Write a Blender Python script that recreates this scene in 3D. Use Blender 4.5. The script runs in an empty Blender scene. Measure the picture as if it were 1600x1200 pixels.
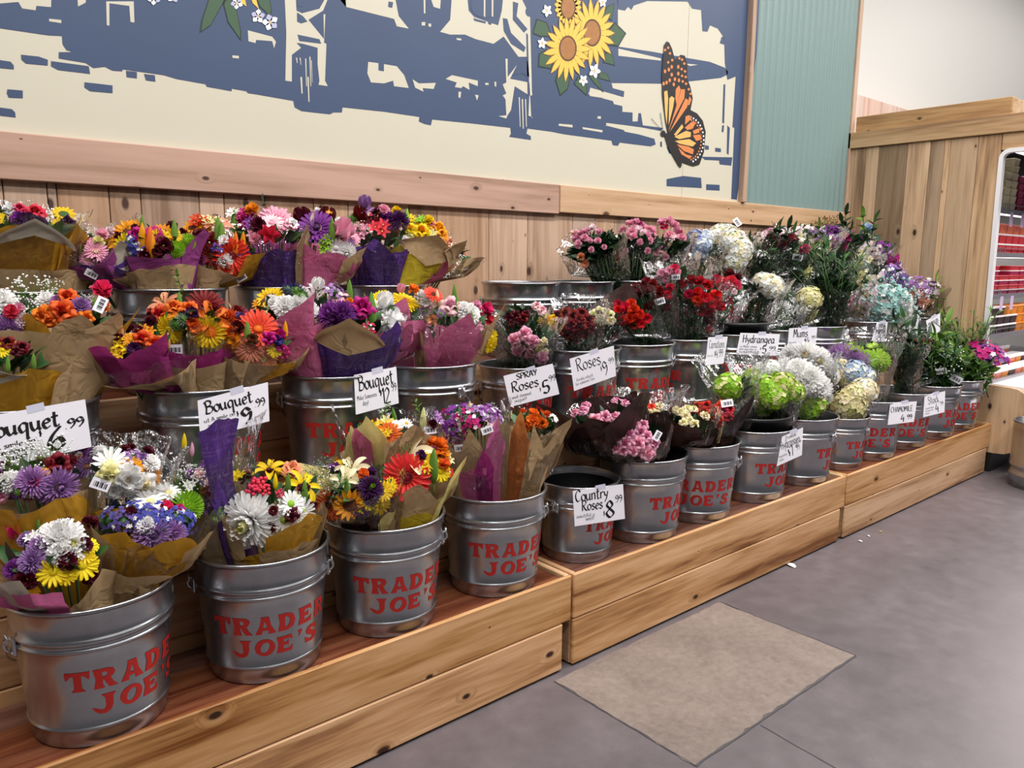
import bpy, bmesh, math, random
from mathutils import Vector, Matrix, noise, geometry

S = bpy.context.scene
COL = S.collection
PI = math.pi
R_ = math.radians

# ---------------------------------------------------------------- camera
CAM_F, CAM_YAW, CAM_PITCH, CAM_ROLL = 1203.48, 0.7105717, 0.1597157, 0.0084917
CAM_POS = Vector((0.0, 0.0, 1.4))
_cy, _sy, _cp, _sp = math.cos(CAM_YAW), math.sin(CAM_YAW), math.cos(CAM_PITCH), math.sin(CAM_PITCH)
C_F = Vector((_sy * _cp, _cy * _cp, -_sp))
_r0 = Vector((_cy, -_sy, 0.0))
_u0 = _r0.cross(C_F)
C_R = _r0 * math.cos(CAM_ROLL) + _u0 * math.sin(CAM_ROLL)
C_U = -_r0 * math.sin(CAM_ROLL) + _u0 * math.cos(CAM_ROLL)
cd = bpy.data.cameras.new('camera')
cd.sensor_fit = 'HORIZONTAL'
cd.sensor_width = 36.0
cd.lens = CAM_F / 1600.0 * 36.0
cd.clip_start = 0.05
cam = bpy.data.objects.new('camera', cd)
_m = Matrix((C_R, C_U, -C_F)).transposed().to_4x4()
_m.translation = CAM_POS
cam.matrix_world = _m
COL.objects.link(cam)
S.camera = cam

# ---------------------------------------------------------------- world, lamps, exposure
w = bpy.data.worlds.new('store_interior')
S.world = w
w.use_nodes = True
bg = w.node_tree.nodes['Background']
bg.inputs['Color'].default_value = (0.86, 0.88, 0.95, 1)
bg.inputs['Strength'].default_value = 0.06


def area(name, loc, rot, sx, sy, power, col=(1, 1, 1), spread=180):
    l = bpy.data.lights.new(name, 'AREA')
    l.shape = 'RECTANGLE'
    l.size, l.size_y = sx, sy
    l.energy = power
    l.color = col
    l.spread = R_(spread)
    o = bpy.data.objects.new(name, l)
    o.location = loc
    o.rotation_euler = rot
    COL.objects.link(o)
    return o


# rows of ceiling tubes running along the wall
area('ceiling_tube_row', (2.9, 1.0, 4.3), (0, 0, 0), 9.5, 0.35, 225, (1.0, 0.965, 0.94))
area('ceiling_tube_row', (3.6, -0.75, 4.3), (0, 0, 0), 9.5, 0.35, 205, (1.0, 0.965, 0.94))
area('ceiling_tube_row', (4.4, -3.6, 4.3), (0, 0, 0), 10.0, 0.35, 55, (1.0, 0.965, 0.95))
area('ceiling_tube_row', (9.5, 1.9, 4.7), (0, 0, 0), 5.0, 0.35, 56, (1.0, 0.98, 0.96))  # added row, out of view, to brighten the white far wall
# lamp under the canopy of the refrigerated case, shining out over the aisle
area('case_canopy_lamp', (7.3, 1.45, 2.10), (R_(-38), 0, 0), 2.6, 0.16, 45, (1.0, 0.86, 0.86))
S.view_settings.view_transform = 'Standard'
S.view_settings.look = 'None'
S.view_settings.gamma = 1.0
S.view_settings.use_curve_mapping = False
S.view_settings.exposure = 0.32


# ---------------------------------------------------------------- helpers: pixels of the 1600x1200 frame -> points of the place
S.cycles.transparent_max_bounces = 24


def ray(px, py):
    return C_F * CAM_F + C_R * (px - 800.0) + C_U * (600.0 - py)


def on_y(px, py, Y):
    d = ray(px, py)
    return CAM_POS + d * (Y / d.y)


def on_z(px, py, Z):
    d = ray(px, py)
    return CAM_POS + d * ((Z - CAM_POS.z) / d.z)


def on_x(px, py, X):
    d = ray(px, py)
    return CAM_POS + d * (X / d.x)


def on_plane(px, py, p, n):
    d = ray(px, py)
    return CAM_POS + d * ((p - CAM_POS).dot(n) / d.dot(n))


def depth_of(p):
    return (p - CAM_POS).dot(C_F)


# ---------------------------------------------------------------- helpers: objects
def link(o):
    COL.objects.link(o)
    return o


def set_props(o, label=None, cat=None, group=None, kind=None):
    if label:
        o['label'] = label
    if cat:
        o['category'] = cat
    if group:
        o['group'] = group
    if kind:
        o['kind'] = kind
    return o


def thing(name, label, cat, loc=(0, 0, 0), rotz=0.0, group=None):
    o = bpy.data.objects.new(name, None)
    o.empty_display_size = 0.05
    o.location = loc
    o.rotation_euler = (0, 0, rotz)
    link(o)
    return set_props(o, label, cat, group)


class MB:
    """collects verts and faces of one mesh"""

    def __init__(s):
        s.v, s.f, s.m, s.bid, s.smooth = [], [], [], [], []

    def add(s, vs, fs, mat=0, bid=(0.5, 0.5, 0.5), smooth=False):
        b = len(s.v)
        s.v.extend(Vector(x) for x in vs)
        for f in fs:
            s.f.append(tuple(b + i for i in f))
            s.m.append(mat)
            s.bid.append(bid)
            s.smooth.append(smooth)

    def box(s, lo, hi, mat=0, bid=(0.5, 0.5, 0.5)):
        x0, y0, z0 = lo
        x1, y1, z1 = hi
        v = [(x0, y0, z0), (x1, y0, z0), (x1, y1, z0), (x0, y1, z0), (x0, y0, z1), (x1, y0, z1), (x1, y1, z1), (x0, y1, z1)]
        s.add(v, [(0, 3, 2, 1), (4, 5, 6, 7), (0, 1, 5, 4), (1, 2, 6, 5), (2, 3, 7, 6), (3, 0, 4, 7)], mat, bid)

    def board(s, lo, hi, mat=0, bid=(0.5, 0.5, 0.5), c=0.003):
        """box with chamfered long edges"""
        bm = bmesh.new()
        bmesh.ops.create_cube(bm, size=1)
        for v in bm.verts:
            v.co = Vector([lo[i] + (hi[i] - lo[i]) * (v.co[i] + 0.5) for i in range(3)])
        bmesh.ops.bevel(bm, geom=bm.edges[:], offset=c, segments=1, affect='EDGES', profile=0.5)
        bm.verts.index_update()
        s.add([v.co.copy() for v in bm.verts], [[v.index for v in f.verts] for f in bm.faces], mat, bid)
        bm.free()

    def tube(s, pts, r, n=8, mat=0, bid=(0.5, 0.5, 0.5), cap=True):
        pts = [Vector(p) for p in pts]
        rs = r if isinstance(r, (list, tuple)) else [r] * len(pts)
        vs, fs = [], []
        prev = None
        for i, p in enumerate(pts):
            t = (pts[min(i + 1, len(pts) - 1)] - pts[max(i - 1, 0)]).normalized()
            a = Vector((0, 0, 1)) if abs(t.z) < 0.9 else Vector((1, 0, 0))
            u = t.cross(a).normalized() if prev is None else (prev - t * prev.dot(t)).normalized()
            prev = u
            q = t.cross(u)
            for k in range(n):
                an = 2 * PI * k / n
                vs.append(p + (u * math.cos(an) + q * math.sin(an)) * rs[i])
        for i in range(len(pts) - 1):
            for k in range(n):
                a0, a1 = i * n + k, i * n + (k + 1) % n
                fs.append((a0, a1, a1 + n, a0 + n))
        if cap:
            fs.append(tuple(range(n - 1, -1, -1)))
            fs.append(tuple((len(pts) - 1) * n + k for k in range(n)))
        s.add(vs, fs, mat, bid, True)

    def lathe(s, prof, n=48, mat=0, a0=0.0, a1=2 * PI, closed=True):
        vs, fs = [], []
        m = n if closed else n + 1
        for (r, z) in prof:
            for k in range(m):
                a = a0 + (a1 - a0) * k / n
                vs.append((r * math.cos(a), r * math.sin(a), z))
        for i in range(len(prof) - 1):
            for k in range(n):
                k1 = (k + 1) % m if closed else k + 1
                fs.append((i * m + k, i * m + k1, (i + 1) * m + k1, (i + 1) * m + k))
        s.add(vs, fs, mat, (0.5, 0.5, 0.5), True)

    def mesh(s, name, mats):
        me = bpy.data.meshes.new(name)
        me.from_pydata([tuple(v) for v in s.v], [], s.f)
        for m in (mats if isinstance(mats, (list, tuple)) else [mats]):
            me.materials.append(m)
        me.polygons.foreach_set('material_index', s.m)
        me.polygons.foreach_set('use_smooth', s.smooth)
        if any(b != (0.5, 0.5, 0.5) for b in s.bid):
            at = me.color_attributes.new('bid', 'FLOAT_COLOR', 'CORNER')
            cols = []
            for p, b in zip(me.polygons, s.bid):
                cols.extend((b[0], b[1], b[2], 1.0) * p.loop_total)
            at.data.foreach_set('color', cols)
        me.update()
        return me

    def build(s, name, mats, parent=None, loc=None):
        o = bpy.data.objects.new(name, s.mesh(name, mats))
        if parent is not None:
            o.parent = parent
        if loc is not None:
            o.location = loc
        return link(o)


def structure(mb, name, mats, label=None):
    o = mb.build(name, mats)
    o['kind'] = 'structure'
    if label:
        o['label'] = label
    return o


def rnd3(rg):
    return (rg.random(), rg.random(), rg.random())


# ---------------------------------------------------------------- materials
class NT:
    def __init__(s, name):
        s.mat = bpy.data.materials.new(name)
        s.mat.use_nodes = True
        s.t = s.mat.node_tree
        s.b = s.t.nodes['Principled BSDF']
        s.out = s.t.nodes['Material Output']

    def n(s, typ, **kw):
        x = s.t.nodes.new(typ)
        for k, v in kw.items():
            if k in x.inputs.keys() if isinstance(k, str) else False:
                x.inputs[k].default_value = v
            else:
                setattr(x, k, v)
        return x

    def l(s, a, b):
        s.t.links.new(a, b)

    def math(s, op, a, b=None, clamp=False):
        x = s.t.nodes.new('ShaderNodeMath')
        x.operation = op
        x.use_clamp = clamp
        for i, q in enumerate((a, b)):
            if q is None:
                continue
            if isinstance(q, (int, float)):
                x.inputs[i].default_value = q
            else:
                s.l(q, x.inputs[i])
        return x.outputs[0]

    def mix(s, fac, a, b, blend='MIX'):
        x = s.t.nodes.new('ShaderNodeMix')
        x.data_type = 'RGBA'
        x.blend_type = blend
        for sock, q in ((x.inputs[0], fac), (x.inputs[6], a), (x.inputs[7], b)):
            if isinstance(q, (int, float)):
                sock.default_value = q
            elif isinstance(q, (tuple, list)):
                sock.default_value = (*q[:3], 1)
            else:
                s.l(q, sock)
        return x.outputs[2]

    def ramp(s, fac, stops):
        x = s.t.nodes.new('ShaderNodeValToRGB')
        e = x.color_ramp.elements
        while len(e) < len(stops):
            e.new(0.5)
        for el, (p, c) in zip(e, stops):
            el.position = p
            el.color = (*c[:3], 1) if not isinstance(c, (int, float)) else (c, c, c, 1)
        s.l(fac, x.inputs[0])
        return x.outputs[0]

    def noise(s, vec, scale, detail=3, rough=0.55, dist=0.0):
        x = s.t.nodes.new('ShaderNodeTexNoise')
        x.inputs['Scale'].default_value = scale
        x.inputs['Detail'].default_value = detail
        x.inputs['Roughness'].default_value = rough
        x.inputs['Distortion'].default_value = dist
        if vec is not None:
            s.l(vec, x.inputs['Vector'])
        return x.outputs['Fac']

    def coord(s, scale=(1, 1, 1), which='Object', add=None):
        tc = s.t.nodes.new('ShaderNodeTexCoord')
        v = tc.outputs[which]
        if add is not None:
            va = s.t.nodes.new('ShaderNodeVectorMath')
            va.operation = 'ADD'
            s.l(v, va.inputs[0])
            s.l(add, va.inputs[1])
            v = va.outputs[0]
        mp = s.t.nodes.new('ShaderNodeMapping')
        mp.inputs['Scale'].default_value = scale
        s.l(v, mp.inputs['Vector'])
        return mp.outputs[0]

    def bump(s, h, strength=0.2, dist=0.01):
        x = s.t.nodes.new('ShaderNodeBump')
        x.inputs['Strength'].default_value = strength
        x.inputs['Distance'].default_value = dist
        s.l(h, x.inputs['Height'])
        s.l(x.outputs[0], s.b.inputs['Normal'])

    def set(s, **kw):
        names = dict(rough='Roughness', metal='Metallic', spec='Specular IOR Level', coat='Coat Weight', alpha='Alpha', trans='Transmission Weight', sheen='Sheen Weight', sss='Subsurface Weight')
        for k, v in kw.items():
            if k == 'col':
                if isinstance(v, (tuple, list)):
                    s.b.inputs['Base Color'].default_value = (*v[:3], 1)
                else:
                    s.l(v, s.b.inputs['Base Color'])
            else:
                sock = s.b.inputs[names[k]]
                if isinstance(v, (int, float)):
                    sock.default_value = v
                else:
                    s.l(v, sock)
        return s


def srgb(h):
    h = h.lstrip('#')
    c = [int(h[i:i + 2], 16) / 255 for i in (0, 2, 4)]
    return tuple(x / 12.92 if x <= 0.04045 else ((x + 0.055) / 1.055) ** 2.4 for x in c)


def plain(name, hexcol, rough=0.6, metal=0.0, var=0.0, scale=20, spec=0.5):
    t = NT(name)
    c = srgb(hexcol)
    if var:
        f = t.noise(t.coord(), scale, 3)
        t.set(col=t.mix(f, tuple(x * (1 - var) for x in c), tuple(min(1, x * (1 + var)) for x in c)))
    else:
        t.set(col=c)
    t.set(rough=rough, metal=metal, spec=spec)
    return t.mat


def wood(name, axis, light, mid, dark, knot='#4a2c1a', grain=1.0, knots=1.0, rough=0.55, vary=0.35, kscale=5.5):
    """planks: grain runs along AXIS; the 'bid' attribute shifts tone and pattern per board"""
    t = NT(name)
    at = t.t.nodes.new('ShaderNodeAttribute')
    at.attribute_name = 'bid'
    sc = t.t.nodes.new('ShaderNodeVectorMath')
    sc.operation = 'SCALE'
    sc.inputs['Scale'].default_value = 17.0
    t.l(at.outputs['Vector'], sc.inputs[0])
    st = [1, 1, 1]
    st[axis] = 0.06
    v = t.coord(tuple(st), add=sc.outputs[0])
    kv = t.coord((1, 1, 1), add=sc.outputs[0])
    sx = t.t.nodes.new('ShaderNodeSeparateXYZ')
    t.l(kv, sx.inputs[0])
    oth = [i for i in range(3) if i != axis]
    cx = t.t.nodes.new('ShaderNodeCombineXYZ')
    t.l(t.math('MULTIPLY', sx.outputs[axis], 0.55), cx.inputs[0])
    t.l(t.math('ADD', sx.outputs[oth[0]], sx.outputs[oth[1]]), cx.inputs[1])
    # knots: sparse cells on the face of the board
    vo = t.t.nodes.new('ShaderNodeTexVoronoi')
    vo.voronoi_dimensions = '2D'
    vo.inputs['Scale'].default_value = kscale
    vo.inputs['Randomness'].default_value = 1.0
    t.l(cx.outputs[0], vo.inputs['Vector'])
    d = vo.outputs['Distance']
    sep = t.t.nodes.new('ShaderNodeSeparateColor')
    t.l(vo.outputs['Color'], sep.inputs[0])
    big = t.math('MULTIPLY', t.math('POWER', sep.outputs[0], 2.5), 0.075 * knots)      # knot radius differs
    core = t.math('SUBTRACT', 1.0, t.math('DIVIDE', d, t.math('ADD', big, 0.002)), clamp=True)
    halo = t.math('SUBTRACT', 1.0, t.math('DIVIDE', d, t.math('ADD', t.math('MULTIPLY', big, 2.3), 0.008)), clamp=True)
    # grain that bends round the knots
    gv = t.t.nodes.new('ShaderNodeVectorMath')
    gv.operation = 'ADD'
    off = t.t.nodes.new('ShaderNodeVectorMath')
    off.operation = 'SCALE'
    off.inputs[0].default_value = (0.05, 0.05, 0.05)
    t.l(halo, off.inputs['Scale'])
    t.l(v, gv.inputs[0])
    t.l(off.outputs[0], gv.inputs[1])
    g1 = t.noise(gv.outputs[0], 9 * grain, 4, 0.6, 0.6)
    g2 = t.noise(gv.outputs[0], 55 * grain, 3, 0.6)
    g3 = t.noise(gv.outputs[0], 3.0, 2, 0.5)
    g = t.math('ADD', t.math('MULTIPLY', g1, 0.62), t.math('ADD', t.math('MULTIPLY', g2, 0.22), t.math('MULTIPLY', g3, 0.16)))
    c = t.ramp(g, [(0.38, srgb(dark)), (0.47, srgb(mid)), (0.57, srgb(light))])
    sep2 = t.t.nodes.new('ShaderNodeSeparateColor')
    t.l(at.outputs['Color'], sep2.inputs[0])
    hsv = t.t.nodes.new('ShaderNodeHueSaturation')
    t.l(c, hsv.inputs['Color'])
    t.l(t.math('ADD', 1.0 - vary / 2, t.math('MULTIPLY', sep2.outputs[0], vary)), hsv.inputs['Value'])
    t.l(t.math('ADD', 0.86, t.math('MULTIPLY', sep2.outputs[1], 0.28)), hsv.inputs['Saturation'])
    c = hsv.outputs[0]
    c = t.mix(t.math('MULTIPLY', halo, 0.35), c, srgb(dark))
    c = t.mix(t.math('MULTIPLY', core, 2.2, clamp=True), c, srgb(knot))
    t.set(col=c, rough=rough, spec=0.35)
    t.bump(g, 0.12, 0.004)
    return t.mat


def galvanized():
    t = NT('galvanized_steel')
    f = t.noise(t.coord((1, 1, 0.35)), 7, 4, 0.6)
    f2 = t.noise(t.coord((1, 1, 1)), 60, 2, 0.5)
    c = t.ramp(t.math('ADD', t.math('MULTIPLY', f, 0.8), t.math('MULTIPLY', f2, 0.2)), [(0.3, srgb('#a2a4a8')), (0.7, srgb('#c3c5c9'))])
    t.set(col=c, metal=0.95, rough=t.math('ADD', 0.19, t.math('MULTIPLY', f, 0.13)))
    t.bump(f, 0.06, 0.01)
    return t.mat


def paper(name, hexcol, fiber=0.0, trans=0.25, rough=0.6, fibcol=None):
    """wrapping paper; light shines through a little"""
    t = NT(name)
    c = srgb(hexcol)
    f = t.noise(t.coord(), 16, 4, 0.6)
    col = t.mix(f, tuple(x * 0.80 for x in c), tuple(min(1, x * 1.18) for x in c))
    if fiber:
        a = t.noise(t.coord((1.0, 1.0, 0.05)), 240, 2, 0.5)
        b = t.noise(t.coord((0.06, 0.06, 1.0)), 240, 2, 0.5)
        m = t.ramp(t.math('MAXIMUM', a, b), [(0.56, 0.0), (0.70, 1.0)])
        col = t.mix(t.math('MULTIPLY', m, fiber), col, srgb(fibcol) if fibcol else tuple(min(1, x * 1.7 + 0.08) for x in c))
    t.set(col=col, rough=rough, spec=0.3)
    tr = t.t.nodes.new('ShaderNodeBsdfTranslucent')
    t.l(col, tr.inputs['Color'])
    mx = t.t.nodes.new('ShaderNodeMixShader')
    mx.inputs[0].default_value = trans
    t.l(t.b.outputs[0], mx.inputs[1])
    t.l(tr.outputs[0], mx.inputs[2])
    t.l(mx.outputs[0], t.out.inputs['Surface'])
    rn = t.math('ABSOLUTE', t.math('SUBTRACT', t.noise(t.coord(), 14, 2, 0.5, 0.8), 0.5))
    t.bump(rn, 0.55, 0.02)
    return t.mat


def cellophane():
    t = NT('clear_cellophane')
    for nd in list(t.t.nodes):
        if nd != t.out:
            t.t.nodes.remove(nd)
    tr = t.t.nodes.new('ShaderNodeBsdfTransparent')
    tr.inputs['Color'].default_value = (0.975, 0.98, 0.985, 1)
    gl = t.t.nodes.new('ShaderNodeBsdfGlossy')
    gl.inputs['Roughness'].default_value = 0.07
    gl.inputs['Color'].default_value = (1, 1, 1, 1)
    lw = t.t.nodes.new('ShaderNodeLayerWeight')
    lw.inputs['Blend'].default_value = 0.30
    f = t.math('ADD', t.math('MULTIPLY', lw.outputs['Fresnel'], 0.70), 0.035, clamp=True)
    bu = t.t.nodes.new('ShaderNodeBump')
    bu.inputs['Strength'].default_value = 0.9
    bu.inputs['Distance'].default_value = 0.02
    nz = t.noise(t.coord((1, 1, 0.45)), 26, 2, 0.5, 1.2)
    nz = t.math('ABSOLUTE', t.math('SUBTRACT', nz, 0.5))
    t.l(nz, bu.inputs['Height'])
    t.l(bu.outputs[0], gl.inputs['Normal'])
    t.l(bu.outputs[0], lw.inputs['Normal'])
    mx = t.t.nodes.new('ShaderNodeMixShader')
    t.l(f, mx.inputs[0])
    t.l(tr.outputs[0], mx.inputs[1])
    t.l(gl.outputs[0], mx.inputs[2])
    t.l(mx.outputs[0], t.out.inputs['Surface'])
    return t.mat


M = {}
M['galv'] = galvanized()
M['wire'] = plain('bright_wire', '#c8cacd', 0.3, 0.9)
M['liner'] = plain('black_plastic', '#0d0e11', 0.42)
M['red_paint'] = plain('red_stencil_paint', '#b5221c', 0.5, 0.0, 0.10, 40)
M['cedar_x'] = wood('cedar_crate_wood', 0, '#dfb48a', '#c29365', '#80512f', '#38200f', 1.15, 1.15, 0.5, 0.22)
M['cedar_y'] = wood('cedar_end_wood', 1, '#dfb887', '#c99a68', '#9c6a40', '#4b2a18', 1.0, 0.8, 0.5, 0.22)
M['deck'] = wood('varnished_deck_wood', 0, '#84553f', '#6a3c2c', '#46251b', '#3a1c10', 2.2, 0.3, 0.3, 0.15)
M['plank_z'] = wood('cedar_wall_planks', 2, '#c2a48c', '#ae8f77', '#8b6d55', '#4c3428', 1.0, 1.75, 0.6, 0.34, 7.5)
M['trim_x'] = wood('cedar_rail_wood', 0, '#c6a290', '#b6937f', '#997965', '#4f352a', 0.8, 1.75, 0.6, 0.08, 7.5)
M['trim_pale_x'] = wood('pale_rail_wood', 0, '#d3b191', '#c5a27e', '#a78462', '#5d3f2a', 0.8, 1.75, 0.6, 0.10, 7.5)
M['case_z'] = wood('case_planks_wood', 2, '#c6a888', '#b09172', '#866a52', '#402a1e', 1.0, 1.0, 0.6, 0.95, 4.5)
M['case_y'] = wood('case_band_wood', 1, '#cbab86', '#b8956f', '#957456', '#4a3020', 1.0, 0.9, 0.6, 0.14)
M['pink_lit_z'] = wood('pink_lit_planks', 2, '#efd3c4', '#e3c2b1', '#cfa793', '#8a6656', 1.0, 0.3, 0.6, 0.10)  # pink light falling on these planks is mixed into their colour
M['cream'] = plain('mural_cream_paint', '#d2cdb9', 0.55, 0, 0.02, 3)
M['navy'] = plain('mural_navy_paint', '#3d4f6f', 0.5, 0, 0.06, 4)
M['white_wall'] = plain('white_wall_paint', '#f4f1ea', 0.6)
M['kraft'] = paper('kraft_paper', '#b99c74', 0.0, 0.15, 0.62)
M['gold'] = paper('gold_paper', '#c2902a', 0.0, 0.30, 0.5)
M['yellow'] = paper('yellow_tissue', '#d9c23a', 0.15, 0.35, 0.45)
M['paleyellow'] = paper('pale_yellow_tissue', '#e3d58a', 0.1, 0.35, 0.5)
M['pink'] = paper('pink_fibre_paper', '#d06a95', 0.35, 0.30, 0.55, '#eaa9c2')
M['hotpink'] = paper('hot_pink_tissue', '#dc74a8', 0.2, 0.35, 0.5)
M['magenta'] = paper('magenta_paper', '#a03078', 0.1, 0.35, 0.45)
M['violet'] = paper('violet_paper', '#a04a90', 0.1, 0.3, 0.5)
M['purple'] = paper('purple_fibre_paper', '#5d3a8e', 0.45, 0.30, 0.5, '#9a7cc4')
M['orange'] = paper('orange_fibre_paper', '#d98545', 0.3, 0.35, 0.5, '#efb07c')
M['brown'] = paper('chocolate_fibre_paper', '#33201d', 0.35, 0.20, 0.42, '#5d3f38')
M['greywrap'] = paper('pale_grey_paper', '#b9b2a4', 0, 0.2, 0.55)
M['cello'] = cellophane()
M['card'] = plain('sign_card', '#f1eff7', 0.45, 0, 0.02, 30)
M['ink'] = plain('sign_ink', '#14120f', 0.5)
M['barcode'] = plain('barcode_ink', '#26242a', 0.6)
M['tape'] = plain('clear_tape', '#cfcfe0', 0.25)


# ---------------------------------------------------------------- the setting
YW = 2.9            # face of the painted wall
XC = 5.79           # end panel of the refrigerated case
rg = random.Random(5)


def floor_mat():
    t = NT('polished_concrete')
    v = t.coord()
    n1 = t.noise(v, 1.1, 5, 0.6, 0.4)
    n2 = t.noise(v, 9, 5, 0.65)
    n3 = t.noise(v, 130, 2, 0.5)
    c = t.ramp(t.math('ADD', t.math('MULTIPLY', n1, 0.55), t.math('MULTIPLY', n2, 0.45)), [(0.33, srgb('#575154')), (0.52, srgb('#676063')), (0.70, srgb('#787074'))])
    c = t.mix(t.math('MULTIPLY', t.math('GREATER_THAN', n3, 0.66), 0.35), c, srgb('#4d4b50'))
    t.set(col=c, rough=t.math('ADD', 0.30, t.math('MULTIPLY', n2, 0.22)), spec=0.45)
    t.bump(n2, 0.05, 0.01)
    return t.mat


def patch_mat():
    t = NT('tan_concrete_patch')
    v = t.coord()
    n1 = t.noise(v, 3.2, 5, 0.65, 0.5)
    n2 = t.noise(v, 40, 4, 0.65)
    n3 = t.noise(v, 22, 2, 0.5)
    c = t.ramp(t.math('ADD', t.math('MULTIPLY', n1, 0.6), t.math('MULTIPLY', n2, 0.4)), [(0.33, srgb('#6d625c')), (0.52, srgb('#857870')), (0.70, srgb('#978a80'))])
    c = t.mix(t.math('MULTIPLY', t.math('GREATER_THAN', n3, 0.70), 0.5), c, srgb('#6c6157'))
    t.set(col=c, rough=0.6, spec=0.35)
    t.bump(n2, 0.15, 0.005)
    return t.mat


M['floor'] = floor_mat()
M['patch'] = patch_mat()
M['seam'] = plain('dark_floor_joint', '#4a484b', 0.8)
M['teal'] = plain('teal_metal_paint', '#7f9794', 0.42, 0.0, 0.04, 3)
M['darkgap'] = plain('dark_backing', '#14100d', 0.8)
M['ceil'] = plain('ceiling_paint', '#b9b7ba', 0.7)

mb = MB()
mb.box((-6, -8, -0.05), (14, 3.4, 0.0))
structure(mb, 'floor', M['floor'])
mb = MB()
mb.box((-6, -8, 4.80), (14, 3.4, 4.86))
structure(mb, 'ceiling', M['ceil'])
# patch of newer concrete, ragged edge, and the saw-cut joints
mb = MB()
px0, px1, py0, py1 = 1.68, 2.636, 1.148, 1.722
loop = []
n = 26
rr = random.Random(3)
for i in range(n):
    loop.append((px0 + (px1 - px0) * i / n, py0 + rr.uniform(-.004, .012), .0016))
for i in range(n // 2):
    loop.append((px1 + rr.uniform(-.010, .006) * (1 if i else 0), py0 + (py1 - py0) * i / (n // 2), .0016))
for i in range(n):
    loop.append((px1 - (px1 - px0) * i / n, py1 + rr.uniform(-.004, .004), .0016))
for i in range(n // 2):
    loop.append((px0 + rr.uniform(-.006, .008) * (1 if i else 0), py1 - (py1 - py0) * i / (n // 2), .0016))
mb.add(loop, [tuple(range(len(loop)))])
lo = len(mb.v)
structure(mb, 'floor_patch', M['patch'], 'tan rectangle of newer concrete let into the grey floor')
mb = MB()


def flatline(mb, a, b, wd, z, rr):
    a, b = Vector(a), Vector(b)
    d = (b - a)
    q = Vector((-d.y, d.x, 0)).normalized() * wd
    k = 24
    vs = []
    for i in range(k + 1):
        p = a + d * (i / k) + q * rr.uniform(-.5, .5)
        vs += [(p + q * rr.uniform(.6, 1.3)).to_tuple()[:2] + (z,), (p - q * rr.uniform(.6, 1.3)).to_tuple()[:2] + (z,)]
    mb.add(vs, [(2 * i, 2 * i + 1, 2 * i + 3, 2 * i + 2) for i in range(k)])


j0 = on_z(1188, 1133, 0)
j1 = on_z(1308, 1202, 0)
flatline(mb, j0, j0 + (j1 - j0) * 4, .0022, .0012, rr)
flatline(mb, (px1, py1, 0), (px1, py0, 0), .003, .0022, rr)
flatline(mb, (px0, py0, 0), (px1, py0, 0), .0035, .0022, rr)
flatline(mb, (px0, py0, 0), (px0, py1, 0), .002, .0022, rr)
structure(mb, 'floor_joint', M['seam'])

# main wall behind the planks and the mural
mb = MB()
mb.box((-6, YW + .03, 0), (XC + .03, YW + .15, 4.8))
structure(mb, 'wall_back', M['white_wall'])
mb = MB()
mb.box((XC - .4, 3.3, 0), (14, 3.4, 4.8))
structure(mb, 'wall_far', M['white_wall'])
# low plank wall seen over the case
mb = MB()
x = 5.83
while x < 9.5:
    wd = rg.uniform(.20, .30)
    mb.box((x, 3.08, 0), (x + wd - .003, 3.12, 2.72), 0, rnd3(rg))
    x += wd
structure(mb, 'wall_far_planks', M['pink_lit_z'], 'pale planks rising behind the wooden case')

# vertical planks under the rail
ed = [-1.4, -1.2, -1.02, -.83, -.62, -.45, -.22, -.05, .16, .33, .40, .52, .547, .701, .801, .998, 1.088, 1.244, 1.445, 1.599, 1.895, 2.044, 2.343, 2.59, 2.903, 3.073, 3.225, 3.44, 3.67, 3.86, 4.05, 4.29, 4.47, 4.70, 4.86, 5.06, 5.28, 5.46, 5.62, 5.79]
mb = MB()
for a, b in zip(ed, ed[1:]):
    mb.board((a + .0015, YW, 0), (b - .0015, YW + .028, 1.66), 0, rnd3(rg), .002)
structure(mb, 'wall_planks', M['plank_z'])
# horizontal rail, two lengths, the second paler
mb = MB()
mb.board((-1.6, YW - .028, 1.632), (2.778, YW + .01, 1.776), 0, (.55, .5, .31))
structure(mb, 'trim_1', M['trim_x'])
mb = MB()
mb.board((2.784, YW - .028, 1.640), (XC, YW + .01, 1.776), 0, (.7, .6, .77))
structure(mb, 'trim_2', M['trim_pale_x'])

# corrugated teal sheet with a lap seam
mb = MB()
prof = []
x0, x1, pitch = 4.425, 5.765, .0765
k = 220
vs = []
for i in range(k + 1):
    xx = x0 + (x1 - x0) * i / k
    ph = (xx - x0) / pitch * 2 * PI
    s = math.sin(ph)
    s = max(-1, min(1, 1.5 * s))
    yy = YW - .008 - .0085 * s - (.004 if xx > 5.10 else 0)
    vs += [(xx, yy, 1.775), (xx, yy, 4.29)]
mb.add(vs, [(2 * i, 2 * i + 2, 2 * i + 3, 2 * i + 1) for i in range(k)], 0, (.5, .5, .5), True)
structure(mb, 'wall_corrugated', M['teal'], 'teal corrugated metal panel beside the mural')
mb = MB()
mb.board((4.382, YW - .045, 1.776), (4.424, YW + .01, 4.29), 0, (.15, .5, .2))
structure(mb, 'trim_3', M['plank_z'])
mb = MB()
mb.board((5.766, YW - .030, 1.776), (5.815, YW + .03, 4.29), 0, (.9, .3, .6))
structure(mb, 'trim_4', M['plank_z'])

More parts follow.
